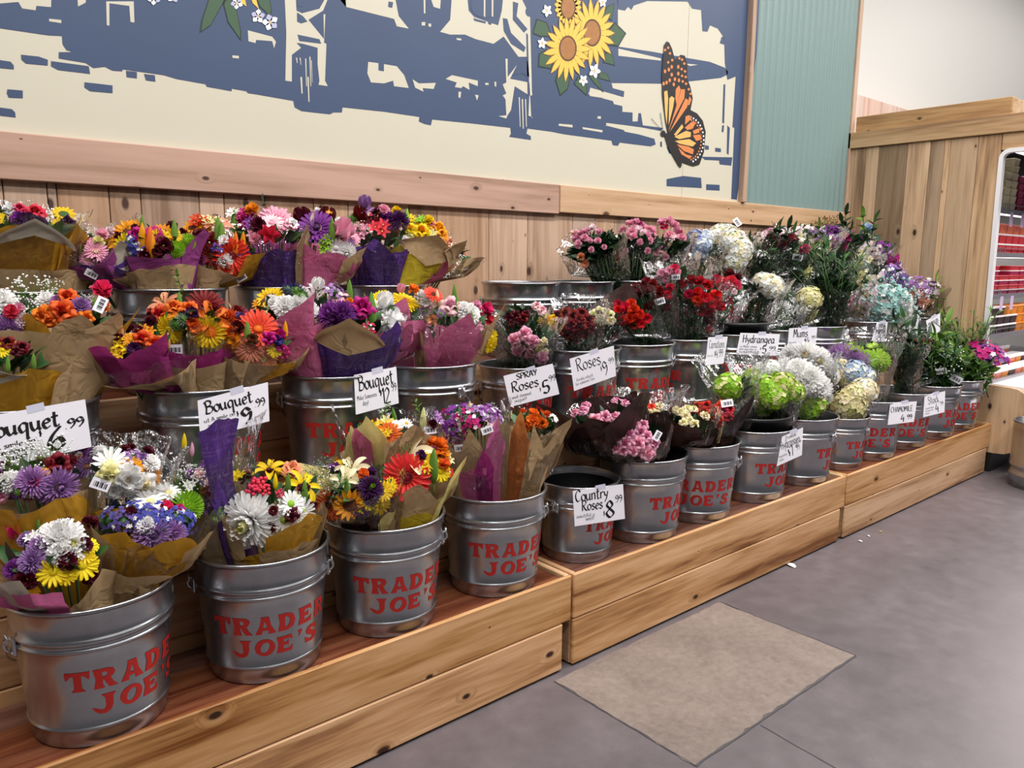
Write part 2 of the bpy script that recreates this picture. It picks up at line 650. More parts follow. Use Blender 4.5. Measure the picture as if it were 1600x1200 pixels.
# ---------------------------------------------------------------- painted mural, drawn flat on its panel
MUR = ['cream', 'navy', 'leaf', 'leafdark', 'petal', 'petaldark', 'disc', 'discdark', 'mwhite', 'mblack', 'morange', 'mgold', 'mlav']
M['leaf'] = plain('mural_leaf_green', '#3f5d42', 0.55)
M['leafdark'] = plain('mural_dark_leaf', '#22302a', 0.55)
M['petal'] = plain('mural_petal_yellow', '#f0c452', 0.55, 0, .08, 9)
M['petaldark'] = plain('mural_petal_outline', '#a87a2c', 0.55)  # darker outline painted round each mural petal
M['disc'] = plain('mural_disc_brown', '#a8713a', 0.55, 0, .25, 60)
M['discdark'] = plain('mural_disc_rim', '#5d3b20', 0.55)
M['mwhite'] = plain('mural_white', '#eef0f4', 0.55)
M['mblack'] = plain('mural_black', '#1f1c1e', 0.55)
M['morange'] = plain('mural_orange', '#e0874a', 0.55, 0, .06, 12)
M['mgold'] = plain('mural_gold', '#eab866', 0.55, 0, .06, 12)
M['mlav'] = plain('mural_lavender', '#b9bbd8', 0.55)
mb = MB()
mb.box((-1.6, YW - .006, 1.772), (3.797, YW + .027, 4.29), 0)
mb.box((3.800, YW - .006, 1.772), (4.384, YW + .027, 4.29), 0)
LAY = [0]


def paint(mi, pts, ox=0, oy=0, s=1.0, lay=None):
    """a flat painted shape, given by its outline"""
    LAY[0] += 1
    y = YW - .0068 - .00012 * (LAY[0] % 60 if lay is None else lay)
    ps = [on_y(ox + p[0] / s, oy + p[1] / s, YW) for p in pts]
    ps = [Vector((p.x, y, p.z)) for p in ps]
    tri = geometry.tessellate_polygon([[Vector((p.x, p.z, 0)) for p in ps]])
    mb.add(ps, [tuple(t) for t in tri], mi)


def ell(mi, cx, cy, rx, ry, ox=0, oy=0, s=1.0, lay=None, n=22, rot=0.0, wob=0.0):
    pts = []
    for i in range(n):
        a = 2 * PI * i / n
        k = 1 + wob * math.sin(a * 5 + cx)
        x, y = rx * k * math.cos(a), ry * k * math.sin(a)
        pts.append((cx + x * math.cos(rot) - y * math.sin(rot), cy + x * math.sin(rot) + y * math.cos(rot)))
    paint(mi, pts, ox, oy, s, lay)


def petal(mi, cx, cy, ang, r0, r1, wd, ox=0, oy=0, s=1.0, lay=None, sq=1.0):
    pts = []
    for u, v in ((0, 0), (.25, .75), (.5, 1), (.75, .72), (1, 0), (.75, -.72), (.5, -1), (.25, -.75)):
        r = r0 + (r1 - r0) * u
        pts.append((cx + sq * (math.cos(ang) * r - math.sin(ang) * v * wd), cy + math.sin(ang) * r + math.cos(ang) * v * wd))
    paint(mi, pts, ox, oy, s, lay)


# big dark body of the painted scene
paint(1, [(-60, -60), (-60, 42), (0, 45), (75, 56), (96, 57), (97, 70), (103, 79), (113, 82), (91, 82), (91, 92), (133, 99), (145, 107), (163, 105), (175, 111), (190, 112), (191, 109), (255, 118), (275, 124), (320, 132), (322, 136), (361, 143), (361, 139), (384, 143), (386, 146), (400, 148), (457, 158), (459, 168), (470, 174), (514, 179), (520, 176), (533, 176), (534, 168), (600, 175), (654, 183), (653, 190), (662, 194), (672, 196), (674, 187), (735, 193), (796, 200), (797, 209), (794, 214), (828, 219), (828, 213), (821, 209), (823, 201), (860, 206), (880, 210), (954, 220), (956, 227), (964, 228), (967, 223), (1015, 229), (1023, 226), (1021, 217), (996, 210), (975, 206), (968, 199), (945, 197), (946, 192), (970, 195), (1000, 199), (1032, 205), (1034, 200), (1003, 196), (1000, 177), (996, 177), (995, 190), (987, 190), (987, 176), (971, 175), (971, 166), (958, 163), (956, 158), (940, 154), (919, 145), (921, 137), (973, 152), (974, 143), (956, 138), (954, 130), (1031, 131), (1080, 127), (1125, 122), (1135, 117), (1136, 112), (1131, 106), (1108, 97), (1073, 91), (1017, 81), (964, 73), (964, -60)], lay=0)
paint(1, [(1141, 311), (1146, 200), (1143, 199), (1148, 120), (1135, 125), (1134, 118), (1131, 98), (1130, 60), (1120, 45), (1108, 40), (1104, 50), (1096, 49), (1094, 16), (1080, 14), (1073, 3), (1010, 2), (989, 9), (985, 16), (980, 11), (975, 17), (964, 15), (960, -60), (1200, -60), (1150, 312)], lay=0)
for q in ([(1126, 58), (1130, 58), (1130, 70), (1123, 68)], [(1129, 132), (1132, 132), (1130, 193), (1127, 192)], [(1127, 196), (1130, 196), (1129, 207), (1126, 206)], [(1135, 196), (1139, 200), (1137, 242), (1134, 240)],
          [(1094, 245), (1143, 246), (1141, 259), (1123, 257), (1122, 251), (1100, 250)], [(1040, 280), (1066, 275), (1094, 278), (1095, 294), (1040, 291)], [(1102, 288), (1123, 289), (1123, 298), (1102, 297)], [(1100, 227), (1106, 228), (1106, 234), (1100, 234)], [(1116, 231), (1125, 232), (1125, 238), (1116, 237)],
          [(1030, 222), (1033, 221), (1033, 230), (1030, 229)], [(1040, 230), (1060, 231), (1060, 240), (1044, 240)]):
    paint(1, q, lay=0)
# dashes low on the left
for q in ([(32, 86), (60, 89), (74, 94), (74, 103), (40, 100), (33, 94)], [(79, 96), (138, 104), (140, 116), (90, 110), (79, 104)], [(-10, 93), (16, 97), (21, 103), (21, 109), (-10, 106)], [(131, 129), (150, 131), (175, 134), (175, 146), (140, 143), (131, 137)], [(11, 140), (35, 142), (35, 154), (13, 153), (10, 146)], [(-10, 167), (18, 171), (23, 176), (24, 184), (-10, 180)],
          [(196, 111), (213, 113), (213, 123), (197, 121)], [(224, 116), (241, 118), (242, 128), (227, 126)]):
    paint(1, q, lay=2)
# pale windows and trim lines of the painted vehicle
for q in ([(-20, -20), (80, -20), (79, 12), (56, 10), (55, 17), (34, 14), (28, 4), (-20, 8)], [(76, 30), (95, 32), (95, 37), (76, 34)], [(165, 3), (208, 3), (209, 36), (203, 35), (201, 10), (170, 6), (170, 41), (166, 40)], [(120, -10), (134, -10), (133, 5), (121, 11)], [(386, 48), (424, 58), (430, 66), (427, 76), (424, 65), (399, 63), (398, 68), (387, 65)], [(362, 87), (372, 88), (372, 92), (362, 91)]):
    paint(0, q, lay=4)
Z5 = (400, 0, 3.478)
for q in ([(150, -40), (160, 180), (155, 440), (190, 445), (190, 300), (240, 262), (215, 235), (250, 240), (330, 262), (330, 300), (330, 350), (340, 440), (335, 462), (385, 470), (370, 440), (378, 240), (365, 235), (372, 80), (362, 80), (365, 215), (280, 110), (360, 60), (400, -40), (390, -40), (340, 50), (245, 75), (215, 60), (210, -40)],
          [(420, -40), (480, -40), (485, 40), (745, 105), (760, 145), (825, 158), (770, 90), (745, -40)], [(605, 338), (660, 345), (660, 385), (690, 390), (690, 350), (760, 362), (800, 410), (825, 480), (745, 470), (740, 440), (690, 455), (620, 450), (600, 400)],
          [(845, 432), (880, 455), (972, 452), (960, 485), (900, 480), (905, 500), (860, 478)], [(1025, 430), (1060, 410), (1200, 440), (1200, 470), (1150, 450), (1155, 490), (1120, 470), (1110, 480), (1075, 475), (1085, 450)], [(1095, 500), (1110, 500), (1105, 535), (1095, 530)], [(1185, 515), (1205, 520), (1195, 548)], [(1240, 452), (1258, 452), (1258, 464), (1240, 462)], [(1290, 446), (1300, 446), (1300, 472), (1292, 470)],
          [(995, 175), (1050, 110), (1060, -40), (1140, -40), (1150, 60), (1180, 95), (1310, 140), (1330, 60), (1340, -40), (1420, -40), (1470, 60), (1500, 140), (1495, 520), (1478, 520), (1470, 310), (1420, 310), (1340, 200), (1285, 240), (1190, 215), (1130, 190), (1050, 190)],
          [(895, 122), (915, 122), (913, 142), (895, 140)], [(932, 130), (946, 130), (946, 148), (932, 146)], [(1085, 208), (1110, 212), (1110, 222), (1085, 218)],
          [(1350, 320), (1362, 322), (1362, 420), (1412, 355), (1375, 430), (1480, 450), (1490, 640), (1500, 640), (1475, 630), (1480, 520), (1400, 470), (1380, 600), (1360, 630), (1355, 645), (1312, 632), (1355, 628), (1350, 540), (1335, 520), (1355, 510), (1335, 460), (1355, 450)],
          [(940, -20), (1000, -20), (995, 50), (960, 40)], [(905, -20), (915, -20), (915, 75), (907, 75)]):
    paint(0, q, *Z5, lay=5)
for xx, a, b, wd in ((236, 420, 510, 9), (262, 320, 470, 6), (274, 420, 555, 8), (285, 310, 470, 6), (212, 315, 345, 6), (232, 315, 355, 5), (294, 330, 450, 4), (1422, 530, 690, 6), (1438, 540, 700, 7), (1456, 540, 690, 6)):
    paint(0, [(xx, a), (xx + wd, a), (xx + wd + 4, b), (xx + 6, b)], *Z5, lay=7)
# dark details over the pale shapes
ell(1, 1480, 65, 22, 28, *Z5, lay=9)
for q in ([(1335, 100), (1360, 105), (1380, 180), (1460, 260), (1450, 285), (1380, 240), (1340, 170)], [(1390, 10), (1420, 20), (1410, 90), (1470, 160), (1450, 180), (1390, 110)], [(218, 10), (245, 10), (245, 40), (222, 36)], [(218, 70), (250, 90), (275, 120), (240, 130), (218, 120)], [(220, 190), (340, 215), (350, 240), (230, 225)], [(1385, 410), (1470, 330), (1480, 420), (1440, 400)], [(715, 10), (740, 15), (735, 45), (712, 40)], [(1175, 100), (1245, 120), (1240, 130), (1180, 115)], [(1255, 120), (1275, 128), (1270, 138), (1255, 132)]):
    paint(1, q, *Z5, lay=9)
for q in ([(1484, 100), (1500, 110), (1505, 500), (1494, 500)], [(1462, 180), (1472, 190), (1480, 520), (1470, 520)]):
    paint(1, q, *Z5, lay=9)
ell(1, 1240, 30, 80, 70, *Z5, lay=9)
for xx in (1232, 1275):
    paint(0, [(xx, -40), (xx + 9, -40), (xx + 8, 95), (xx, 90)], *Z5, lay=10)
Z6 = (800, 0, 2.857)
# pale dashes in the lower right
for q in ([(205, 553), (265, 558), (266, 570), (203, 562)], [(310, 568), (400, 582), (398, 592), (312, 577)], [(415, 552), (500, 572), (498, 582), (418, 562)], [(378, 520), (392, 520), (392, 532), (376, 530)], [(470, 218), (660, 262), (660, 272), (470, 250)], [(770, 285), (825, 290), (790, 296)], [(335, 415), (410, 425), (400, 438), (345, 430)]):
    paint(0, q, *Z6, lay=6)
ell(1, 935, 322, 6, 6, *Z6, lay=8)
# sunflower group
for (cx, cy, ang, r1, wd, mi) in ((90, 150, 2.9, 0, 0, 2),):
    pass
for pts in ([(85, 150), (105, 85), (150, 100), (175, 165), (120, 165)], [(112, 300), (115, 240), (150, 220), (185, 260), (170, 310)], [(210, 430), (188, 360), (205, 300), (255, 350), (245, 400)], [(330, 430), (270, 375), (290, 340), (330, 380)], [(405, 415), (360, 370), (330, 330), (370, 335)], [(435, 365), (380, 350), (385, 320), (420, 330)], [(505, 150), (455, 100), (430, 130), (425, 205), (470, 210)], [(455, 295), (440, 230), (410, 240), (400, 280)], [(440, 95), (452, 15), (420, 30), (400, 70)]):
    paint(3, pts, *Z6, lay=12)
    c = (sum(p[0] for p in pts) / len(pts), sum(p[1] for p in pts) / len(pts))
    paint(2, [(c[0] + (p[0] - c[0]) * .86, c[1] + (p[1] - c[1]) * .86) for p in pts], *Z6, lay=13)
for i, (cx, cy, rx, ry, r1) in enumerate(((245, 35, 34, 55, 85), (352, 148, 40, 62, 150), (243, 218, 40, 58, 150))):
    for k in range(19):
        a = 2 * PI * k / 19 + i
        petal(5, cx, cy, a, ry * .5, r1 * (1 + .06 * math.sin(k * 7)), 18, *Z6, lay=14 + i * 5, sq=.72)
        petal(4, cx, cy, a, ry * .5, r1 * (1 + .06 * math.sin(k * 7)) * .97, 14, *Z6, lay=15 + i * 5, sq=.72)
    ell(7, cx, cy, rx, ry, *Z6, lay=16 + i * 5)
    ell(6, cx, cy, rx * .84, ry * .86, *Z6, lay=17 + i * 5)
for cx, cy, r in ((150, 50, 22), (128, 195, 20), (362, 318, 26), (312, 360, 20), (398, 12, 18)):
    for k in range(5):
        petal(8, cx, cy, k * 1.257 + cx, 0, r * 1.35, r * .42, *Z6, lay=32, sq=.8)
    ell(11, cx, cy, 4, 5, *Z6, lay=33)
# butterfly
paint(9, [(683, 186), (672, 205), (662, 330), (664, 430), (678, 540), (690, 600), (740, 720), (780, 735), (803, 742), (830, 735), (850, 680), (858, 590), (845, 540), (820, 508), (790, 492), (800, 440), (790, 390), (775, 350), (776, 290), (765, 250), (745, 246), (730, 262), (722, 275), (708, 220), (695, 192)], *Z6, lay=36)
ell(9, 668, 597, 11, 14, *Z6, lay=36)
paint(9, [(672, 600), (690, 592), (715, 630), (752, 735), (746, 750), (735, 738), (690, 660)], *Z6, lay=40)
for a, b in (((660, 582), (615, 530)), ((666, 580), (655, 505))):
    paint(9, [a, (a[0] + 2, a[1]), (b[0] + 2, b[1] - 1), b], *Z6, lay=36)
for pts, mi in (([(672, 410), (686, 405), (690, 440), (684, 560), (676, 500)], 11), ([(695, 440), (706, 430), (718, 440), (712, 480), (692, 560)], 11), ([(724, 400), (738, 382), (746, 400), (728, 470), (722, 440)], 10), ([(748, 400), (765, 400), (762, 440), (715, 530), (690, 590), (725, 480)], 10), ([(768, 440), (782, 450), (774, 480), (725, 550), (697, 590)], 10), ([(785, 430), (794, 445), (785, 470), (776, 470)], 10),
                ([(716, 602), (752, 555), (758, 570), (724, 608)], 11), ([(718, 612), (770, 585), (792, 592), (790, 612), (740, 622)], 11), ([(720, 630), (785, 622), (815, 640), (800, 655), (740, 642)], 11), ([(728, 645), (780, 655), (805, 668), (800, 690), (760, 675)], 10), ([(735, 660), (770, 690), (798, 698), (785, 710), (750, 690)], 10), ([(765, 570), (795, 545), (815, 545), (800, 575), (775, 582)], 10), ([(800, 585), (835, 570), (838, 590), (805, 600)], 10), ([(800, 605), (838, 600), (836, 625), (815, 630)], 10), ([(768, 520), (785, 515), (795, 530), (765, 558)], 10)):
    paint(mi, pts, *Z6, lay=38)
for cx, cy in ((676, 225), (690, 215), (698, 240), (676, 320), (693, 312), (706, 300), (670, 375), (683, 370), (697, 360), (740, 262), (752, 268), (762, 285), (735, 300), (750, 310), (765, 320), (735, 330), (752, 340), (768, 345), (720, 355), (738, 360), (755, 365), (770, 375), (715, 378), (782, 400), (790, 420), (690, 280), (708, 270), (706, 335)):
    ell(10, cx, cy, 5.5, 9 if cy > 290 and cx < 740 else 6, *Z6, lay=38, n=9)
for k in range(16):
    a = -1.35 + k * .17
    ell(8, 775 + 74 * math.cos(a), 625 + 103 * math.sin(a), 3.6, 4.6, *Z6, lay=38, n=8)
    ell(10, 775 + 63 * math.cos(a + .08), 625 + 92 * math.sin(a + .08), 3.6, 4.6, *Z6, lay=38, n=8)
# leaves and little flowers top left
Z4 = (0, 0, 3.636)
for pts in ([(1130, 190), (1140, 120), (1190, -30), (1290, -30), (1260, 30), (1190, 150)], [(1365, 235), (1290, 130), (1262, 20), (1290, -30), (1340, 60), (1365, 180)], [(1530, 95), (1470, 40), (1440, -30), (1520, -30), (1540, 60)]):
    paint(3, pts, *Z4, lay=12)
    c = (sum(p[0] for p in pts) / len(pts), sum(p[1] for p in pts) / len(pts))
    paint(2, [(c[0] + (p[0] - c[0]) * .86, c[1] + (p[1] - c[1]) * .9) for p in pts], *Z4, lay=13)
for pts in ([(1310, -40), (1380, -40), (1395, 40), (1360, 15)], [(1410, -40), (1440, -40), (1465, 55), (1430, 20)]):
    paint(4, pts, *Z4, lay=15)
for cx, cy, r in ((1340, 20, 32), (1460, 95, 36), (1530, 130, 42), (870, -5, 34), (980, -20, 36)):
    for k in range(5):
        petal(12 if k % 2 else 8, cx, cy, k * 1.257 + cx, 0, r * 1.15, r * .45, *Z4, lay=20)
    ell(11, cx, cy, 5, 6, *Z4, lay=21)
mural = mb.build('mural_panel', [M[x] for x in MUR])
set_props(mural, 'large cream and navy painted mural with sunflowers and a monarch butterfly above the plank rail', 'mural')

# ---------------------------------------------------------------- stepped wooden crates that carry the buckets
DECK = (0.325, 0.710, 0.970)      # height of the three decks
FACE = (1.750, 2.093, 2.455)      # front faces of the three steps
RIM_Y = (1.912, 2.256, 2.622)


def crate(x0, x1, tier, label, slot=True):
    z = DECK[tier]
    top = z + .016
    y0, y1 = FACE[tier], (FACE[tier + 1] - .004 if tier < 2 else YW - .03)
    t = thing('display_crate', label, 'crate', ((x0 + x1) / 2, y0, 0), 0, 'wooden display crates in three steps')
    h = (x1 - x0) / 2
    zb = 0.006
    nb = 2 if tier == 0 else (4 if tier == 1 else 5)
    zs = [zb + (top - zb) * i / nb for i in range(nb + 1)]
    if tier == 0:
        zs = [zb, .176, top]
    for i in range(nb):
        m = MB()
        xr = h - (.042 if (slot and i == 0 and tier == 0) else .003)
        m.board((-h + .003, 0, zs[i] + .0015), (xr, .015, zs[i + 1] - .001), 0, rnd3(rg), .004)
        m.build('front_board', M['cedar_x'], t)
    for s in (-1, 1):
        m = MB()
        a = s * (h - .024)
        m.board((min(a, s * (h - .003)), .016, .18 if (slot and tier == 0 and s == 1) else zb), (max(a, s * (h - .003)), y1 - y0, top - .001), 0, rnd3(rg), .003)
        m.build('end_board', M['cedar_y'], t)
    m = MB()
    n = 3
    for i in range(n):
        yy0 = .016 + (y1 - y0 - .017) * i / n
        yy1 = .016 + (y1 - y0 - .017) * (i + 1) / n
        m.box((-h + .026, yy0, z - .02), (h - .026, yy1 - .001, z), 0, rnd3(rg))
    m.build('deck', M['deck'], t)
    return t


names = ('left', 'middle', 'right')
spans = ((-.22, 1.787), (1.791, 3.742), (3.747, 5.78))
lab = (('front left cedar crate, its deck holding the four large mixed bouquet buckets', 'middle cedar crate of the front row, with the empty bucket at its left end', 'far cedar crate of the front row, running up to the refrigerated case'),
       ('cedar step behind the front left crate, under the bouquet price cards', 'cedar step behind the middle crate, carrying the rose and carnation buckets', 'cedar step behind the far front crate, carrying the filler flower buckets'),
       ('back cedar step against the planks at left, under the topmost bouquets', 'back cedar step against the planks in the middle, under the empty buckets', 'back cedar step against the planks by the wooden case'))
for tier in range(3):
    for i, (a, b) in enumerate(spans):
        crate(a, b, tier, lab[tier][i])


# ---------------------------------------------------------------- wooden refrigerated case at the right
case = thing('refrigerated_case', 'wood-clad open refrigerated case with lit shelves at the right end of the display', 'case', (XC, 2.2, 0))


def loc(mb):
    for i, v in enumerate(mb.v):
        mb.v[i] = v - Vector((XC, 2.2, 0))
    return mb


ys = [2.895, 2.844, 2.761, 2.664, 2.462, 2.31, 2.218, 2.179, 2.009, 1.872]
tone = [(.45, .4), (.5, .5), (.78, .4), (.02, .55), (.85, .45), (.35, .3), (.95, .6), (.52, .5), (.75, .75)]
mb = MB()
for a, b, tn in zip(ys, ys[1:], tone):
    mb.board((XC, b + .0012, .45), (XC + .03, a - .0012, 2.236), 0, (tn[0], tn[1], rg.random()), .002)
loc(mb).build('side_panel', M['case_z'], case)
mb = MB()      # panel above the opening, with the rounded corner left to the white edge
mb.board((XC, 1.30, 2.132), (XC + .03, 1.868, 2.236), 0, (.8, .6, .3), .002)
loc(mb).build('header_panel', M['case_y'], case)
mb = MB()
mb.board((XC - .024, 1.30, 2.238), (XC + .012, 2.895, 2.352), 0, (.45, .6, .2), .003)
loc(mb).build('fascia_board', M['case_y'], case)
mb = MB()
mb.board((XC + .02, 1.84, 2.345), (XC + .05, 2.86, 2.466), 0, (.6, .9, .6), .003)
mb.board((XC + .05, 1.84, 2.345), (XC + 2.9, 1.87, 2.466), 0, (.9, .3, .7), .003)
loc(mb).build('top_board', M['case_y'], case)
mb = MB()
mb.box((XC + .03, 1.30, 2.236), (XC + 2.9, 2.89, 2.34))
mb.box((XC + .03, 2.80, .1), (XC + 2.9, 2.89, 2.24))
loc(mb).build('insulated_shell', M['darkgap'], case)
# white edge that follows the opening: up the front of the planks, round the corner, along the header
M['case_white'] = plain('white_case_edge', '#efedf0', 0.35)
mb = MB()
path = [(1.838, .60), (1.846, .9), (1.852, 1.3), (1.858, 1.7), (1.862, 2.05)] + [(1.812 + .05 * math.cos(a), 2.075 + .05 * math.sin(a)) for a in [i * PI / 12 for i in range(1, 7)]] + [(1.6, 2.127), (1.32, 2.128)]
vs, fs = [], []
for i, (yy, zz) in enumerate(path):
    a = Vector(path[min(i + 1, len(path) - 1)]) - Vector(path[max(i - 1, 0)])
    nrm = Vector((a.y, -a.x)).normalized() * .013
    for xo in (-.012, .035):
        vs += [(XC + xo, yy - nrm.x, zz - nrm.y), (XC + xo, yy + nrm.x, zz + nrm.y)]
for i in range(len(path) - 1):
    b = 4 * i
    fs += [(b, b + 1, b + 5, b + 4), (b + 2, b + 6, b + 7, b + 3), (b + 1, b + 3, b + 7, b + 5), (b, b + 4, b + 6, b + 2)]
mb.add(vs, fs, 0, (.5, .5, .5), False)
loc(mb).build('white_edge', M['case_white'], case)
# side of the base: rounded front, with bumper groove, dark plinth
mb = MB()
prof = [(1.86, .598), (1.70, .592)] + [(1.635 + .075 * math.cos(a), .515 + .075 * math.sin(a)) for a in [PI / 2 - i * PI / 12 for i in range(0, 7)]] + []
prof = [(1.88, .598), (1.66, .590), (1.62, .583), (1.59, .565), (1.572, .54), (1.562, .50), (1.562, .24), (1.57, .20), (1.60, .165), (1.66, .14), (1.72, .135), (1.88, .135)]
k = len(prof)
vs = [(XC, y, z) for y, z in prof] + [(XC + .04, y, z) for y, z in prof]
mb.add(vs, [tuple(range(k)), tuple(range(2 * k - 1, k - 1, -1))] + [(i, i + k, (i + 1) % k + k, (i + 1) % k) for i in range(k)], 0, (.62, .7, .4))
loc(mb).build('base_panel', M['case_z'], case)
mb = MB()
mb.box((XC + .041, 1.575, .15), (XC + 2.9, 1.95, .57))
mb.board((XC + .041, 1.56, .57), (XC + 2.9, 2.0, .60))
loc(mb).build('front_bumper', M['case_white'], case)
M['plinth'] = plain('black_plinth', '#1d1a19', 0.5)
mb = MB()
mb.box((XC + .005, 1.735, .003), (XC + 2.9, 2.4, .134))
loc(mb).build('plinth', M['plinth'], case)
M['steel'] = plain('shelf_steel', '#a9a7ac', 0.35, 0.6)
SH = (1.775, 1.476, 1.185, .90, .615)
for i, z in enumerate(SH):
    mb = MB()
    fy = 1.93 if i < 4 else 1.80
    mb.box((XC + .045, fy, z - .012), (XC + 2.8, 2.78, z))
    mb.box((XC + .045, fy - .012, z - .030), (XC + 2.8, fy, z + .004))
    if i < 4:
        for q in range(10):          # wire fence at the shelf front
            mb.box((XC + .06 + q * .045, fy - .004, z), (XC + .064 + q * .045, fy, z + .035))
        mb.box((XC + .045, fy - .004, z + .033), (XC + 2.0, fy, z + .038))
    loc(mb).build('shelf', M['steel'], case)
M['case_lamp'] = plain('case_lamp', '#ffffff', 0.5)
_e = M['case_lamp'].node_tree.nodes['Principled BSDF']
_e.inputs['Emission Color'].default_value = (1, .93, .93, 1)
_e.inputs['Emission Strength'].default_value = 2.2
for z in (2.20,) + tuple(q - .018 for q in SH[:4]):
    mb = MB()
    mb.box((XC + .06, 1.965, z - .014), (XC + 2.6, 1.985, z))
    loc(mb).build('lamp', M['case_lamp'], case)

# groceries on the case shelves, each a thing
M['tubcream'] = plain('cream_plastic', '#ece3bd', 0.4)
M['tubwhite'] = plain('white_plastic', '#f3f0ee', 0.4)
M['meat'] = plain('red_fruit', '#c8363f', 0.4, 0, .3, 60)
M['salmon'] = plain('orange_pink_fruit', '#e87a5a', 0.4, 0, .3, 50)
M['dark_food'] = plain('dark_food', '#3a2a2a', 0.5, 0, .3, 60)
M['amber'] = plain('amber_food', '#e08a2a', 0.45, 0, .3, 40)
M['berry'] = plain('magenta_food', '#a8325c', 0.45, 0, .3, 50)
M['paletag'] = plain('lavender_tag', '#c9b4d2', 0.5)
proto = {}


def tub(kind, loc3, label, group, sx=.085, sy=.085, h=.062, body='tubcream', lid='tubcream'):
    key = (kind, body, lid, sx, sy, h)
    if key not in proto:
        b = MB()
        b.add([(-sx * .42, -sy * .42, 0), (sx * .42, -sy * .42, 0), (sx * .42, sy * .42, 0), (-sx * .42, sy * .42, 0), (-sx * .47, -sy * .47, h * .8), (sx * .47, -sy * .47, h * .8), (sx * .47, sy * .47, h * .8), (-sx * .47, sy * .47, h * .8)],
              [(0, 3, 2, 1), (4, 5, 6, 7), (0, 1, 5, 4), (1, 2, 6, 5), (2, 3, 7, 6), (3, 0, 4, 7)])
        l = MB()
        l.board((-sx / 2, -sy / 2, h * .8), (sx / 2, sy / 2, h), 0, (.5, .5, .5), .004)
        proto[key] = (b.mesh(kind, M[body]), l.mesh('lid', M[lid]))
    t = thing(kind, label, 'food tub', loc3, 0, group)
    for nm, me in (('tub_body', proto[key][0]), ('lid', proto[key][1])):
        o = link(bpy.data.objects.new(nm, me))
        o.parent = t
    return t


X0 = XC + .30
for col in range(3):
    for r in range((3, 5, 7)[col]):
        tub('cheese_tub', (X0 + .02 + col * .135, 1.99, SH[0] + .052 * r + .001), 'small cream tub in the stepped stack on the top shelf of the lit case', 'cream tubs on the top case shelf', .115, .09, .050)
for col in range(6):
    for r in range(5):
        tub('berry_box', (X0 + .44 + col * .125, 1.99, SH[0] + .05 * r + .001), 'dark pink box stacked beside the cream tubs on the top case shelf', 'pink boxes on the top case shelf', .12, .09, .048, 'berry', 'berry')
for col in range(8):
    for r in range(3):
        tub('fruit_tub', (X0 + col * .138, 1.995, SH[1] + .068 * r + .001), ('clear tub of orange fruit in the upper layer on the second case shelf', 'clear tub of red fruit in the two lower layers on the second case shelf')[0 if r == 2 else 1], 'fruit tubs, upper layer' if r == 2 else 'fruit tubs, lower layers', .132, .12, .066, 'salmon' if r == 2 else 'meat', 'tubwhite' if r < 2 else 'salmon')
for col in range(5):
    for r in range(6 - 2 * (col == 1)):
        tub('meat_tray', (X0 + .04 + col * .215, 2.0, SH[2] + .034 * r + .001), 'flat red tray in the piles on the third case shelf', 'red trays on the third case shelf', .205, .13, .032, 'meat' if r % 2 else 'berry', 'tubwhite' if r % 2 == 0 else 'meat')
for col in range(8):
    for r in range(3):
        am = col > 2 and r == 2 or col > 4
        tub('salad_bowl', (X0 + col * .138, 2.0, SH[3] + .066 * r + .001), 'amber packet on the fourth case shelf' if am else 'dark tub with a white lid on the fourth case shelf', 'amber packets on the fourth case shelf' if am else 'dark tubs on the fourth case shelf', .13, .13, .064, 'amber' if am else 'dark_food', 'amber' if am else 'tubwhite')
for col in range(8):
    for r in range(3):
        tub('snack_pack', (X0 - .06 + col * .14, 1.87 + .13 * r, SH[4] + .001), 'pack with a pale lid on the bottom deck of the lit case', 'packs on the bottom case deck', .13, .12, .045 + .05 * r, ('salmon', 'amber', 'dark_food')[(col + r) % 3], 'tubwhite')
for px, py in ((1581, 338), (1551, 398), (1566, 463), (1582, 463), (1597, 352)):
    q = on_y(px, py, 1.912)
    mb = MB()
    mb.box((-.030, -.002, -.05), (.030, 0, .05))
    o = mb.build('price_ticket', M['paletag'], None, (q.x, 1.914, min((z - .064 for z in SH), key=lambda t: abs(t - q.z))))
    set_props(o, 'blank lavender price ticket hanging from a shelf edge of the lit case', 'price tag', 'lavender tickets on the case shelves')

# ribbed galvanised bin standing in front of the case
mb = MB()
c0 = on_z(1585, 757, 0)
rb = .19
prof = [(0, .004), (rb, .0), (rb, .065), (rb + .006, .075), (rb + .006, .088), (rb, .098), (rb, .125), (rb + .006, .135), (rb + .006, .148), (rb, .158), (rb, .37)]
z = .37
prof += [(rb, .40), (rb + .006, .41), (rb + .006, .42), (rb - .004, .42), (rb - .006, .02), (0, .02)]
vs0 = MB()
vs0.lathe(prof, 72)
for i, v in enumerate(vs0.v):      # upright flutes
    a = math.atan2(v.y, v.x)
    r = math.hypot(v.x, v.y)
    if r > rb - .001 and .16 < v.z < .39:
        k = 1 + .016 * math.copysign(abs(math.sin(a * 18)) ** .5, math.sin(a * 18))
        vs0.v[i] = Vector((v.x * k, v.y * k, v.z))
vs0.v = vs0.v
bn = vs0.build('ribbed_bin', M['galv'], None, (5.665, 1.39, .001))
set_props(bn, 'ribbed galvanised bin standing on the floor in front of the refrigerated case', 'bin')


# ---------------------------------------------------------------- galvanised buckets with stencilled lettering
RT, RB, BH = .173, .143, .335


def bucket_r(z):
    return RB + (RT - RB) * z / BH


